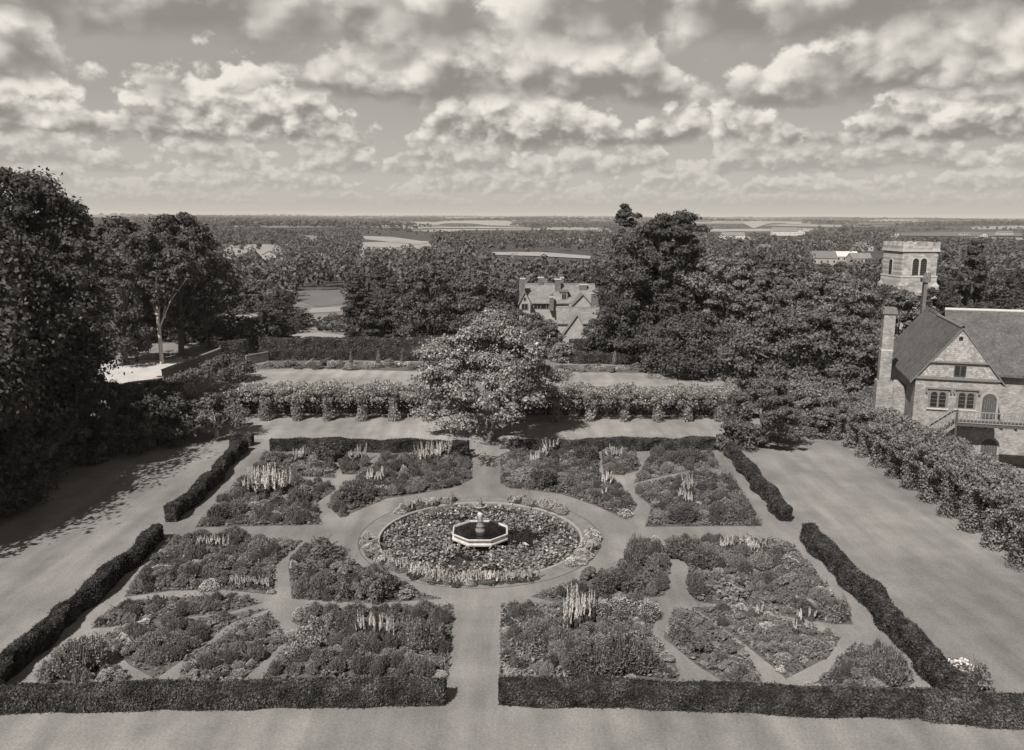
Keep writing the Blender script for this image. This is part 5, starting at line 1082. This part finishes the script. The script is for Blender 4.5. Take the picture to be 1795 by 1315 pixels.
# ------------------------------------------------------------------ small houses far off
def cottage(px, py, wpx, label, gable=False, wall=M_render, roof=M_slate, hf=.5, rz=0., group=None, depth=None):
    x, y = G(px, py); z = tz(x, y); s = toPix(x, y, z)[2]/F; wd = wpx*s; h = wd*hf*.55; rh = wd*hf*.5; dp = depth or min(wd, 9)
    t = thing('cottage', label, 'house', (x, y, z), R(rz), group); g = Geo()
    g.box(-wd/2, wd/2, -dp/2, dp/2, -1, h)
    if gable: g.quads([(-wd/2, -dp/2+.01, h), (wd/2, -dp/2+.01, h), (0, -dp/2+.01, h+rh), (-wd/2, dp/2-.01, h), (wd/2, dp/2-.01, h), (0, dp/2-.01, h+rh)], [(0, 1, 2, 2), (4, 3, 5, 5)])
    else: g.quads([(-wd/2+.01, -dp/2, h), (-wd/2+.01, dp/2, h), (-wd/2+.01, 0, h+rh), (wd/2-.01, -dp/2, h), (wd/2-.01, dp/2, h), (wd/2-.01, 0, h+rh)], [(0, 1, 2, 2), (3, 4, 5, 5)])
    g.build('wall', wall, t); g = Geo(); e = .3
    if gable:
        for sg in (-1, 1): g.slab([(sg*(wd/2+e), -dp/2-e, h-e*rh/(wd/2)), (0, -dp/2-e, h+rh), (0, dp/2+e, h+rh), (sg*(wd/2+e), dp/2+e, h-e*rh/(wd/2))], (0, 0, .2))
    else:
        for sg in (-1, 1): g.slab([(-wd/2-e, sg*(dp/2+e), h-e*rh/(dp/2)), (-wd/2-e, 0, h+rh), (wd/2+e, 0, h+rh), (wd/2+e, sg*(dp/2+e), h-e*rh/(dp/2))], (0, 0, .2))
    rf = g.build('roof', roof, t); g = Geo(); cx = wd*.25; g.box(cx-.5, cx+.5, -.5, .5, h+.2, h+rh+1.4); g.build('chimney', M_brick, rf)
    nw = max(2, min(5, int(wd/3)))
    for k in range(nw):
        xx = -wd/2+(k+.5)*wd/nw; g = Geo(); g.box(xx-.5, xx+.5, -dp/2-.06, -dp/2+.02, h*.35, h*.35+1.2); g.build('window', M_glass, t)
for a in [(475, 453, 24, 'white cottage with a pointed roof among trees on the far left', True), (404, 446, 11, 'tiny white cottage farthest left in the distance', True), (440, 440, 12, 'tiny pale cottage between the two white ones on the left', True),
          (545, 427, 26, 'long low pale cottage in the distant trees left of the bright field', False), (1284, 418, 40, 'long low white building far off, right of the cedar', False, M_white, M_tile2, .25), (1374, 413, 44, 'wide white building far off beside the pale field', False, M_white, M_tile2, .3),
          (1400, 412, 18, 'small white house at the end of the wide far building', True, M_white), (1350, 446, 40, 'grey-roofed house in the trees far right', False, M_tile2, M_tile2, .4), (1440, 464, 44, 'pale low house with a dark roof left of the church tower', False),
          (1480, 458, 40, 'house with a bright white roof left of the church tower', False, M_render, M_white, .4), (1505, 462, 34, 'hip-ended house nearest the church tower', False, M_render, M_tile2, .5), (1420, 450, 14, 'small white gabled house above the low pale house', True, M_white),
          (1512, 440, 30, 'dark gabled house behind the tower on its left', True, M_render, M_slate, .5), (1490, 436, 30, 'pale cottage row far behind the tower on its left', False, M_white, M_slate, .25), (1566, 415, 15, 'white shed on the far field left of the tower top', False, M_white, M_white, .3),
          (1690, 413, 14, 'tiny white shed on the far right field', False, M_white, M_slate, .4), (1722, 415, 12, 'tiny white barn at the far right field edge', True, M_white, M_slate, .5), (1760, 412, 26, 'long pale shed at the far right edge', False, M_white, M_slate, .25),
          (1527, 636, 32, 'white gabled cottage half hidden left of the stone chimney', True, M_white, M_tile2, 1.2)]:
    cottage(*a)

# ------------------------------------------------------------------ air
def haze():
    g = Geo(); g.box(-14500, 14500, -70, 14500, -45, 60); o = g.build('haze', None); o.data.materials.clear()
    m, t, out_ = newmat('haze_air'); v = t.n.new('ShaderNodeVolumePrincipled'); v.inputs['Density'].default_value = HAZE; v.inputs['Color'].default_value = (1, .93, .85, 1)
    t.l.new(v.outputs[0], out_.inputs['Volume']); o.data.materials.append(m); tag(o, kind='stuff')
HAZE = 6.5e-5

haze()
for k, p in PL.items(): p.drop()
import collections; print(collections.Counter(o.get('category') for o in bpy.data.objects if o.parent is None).most_common(12)); print('objects', len(bpy.data.objects))
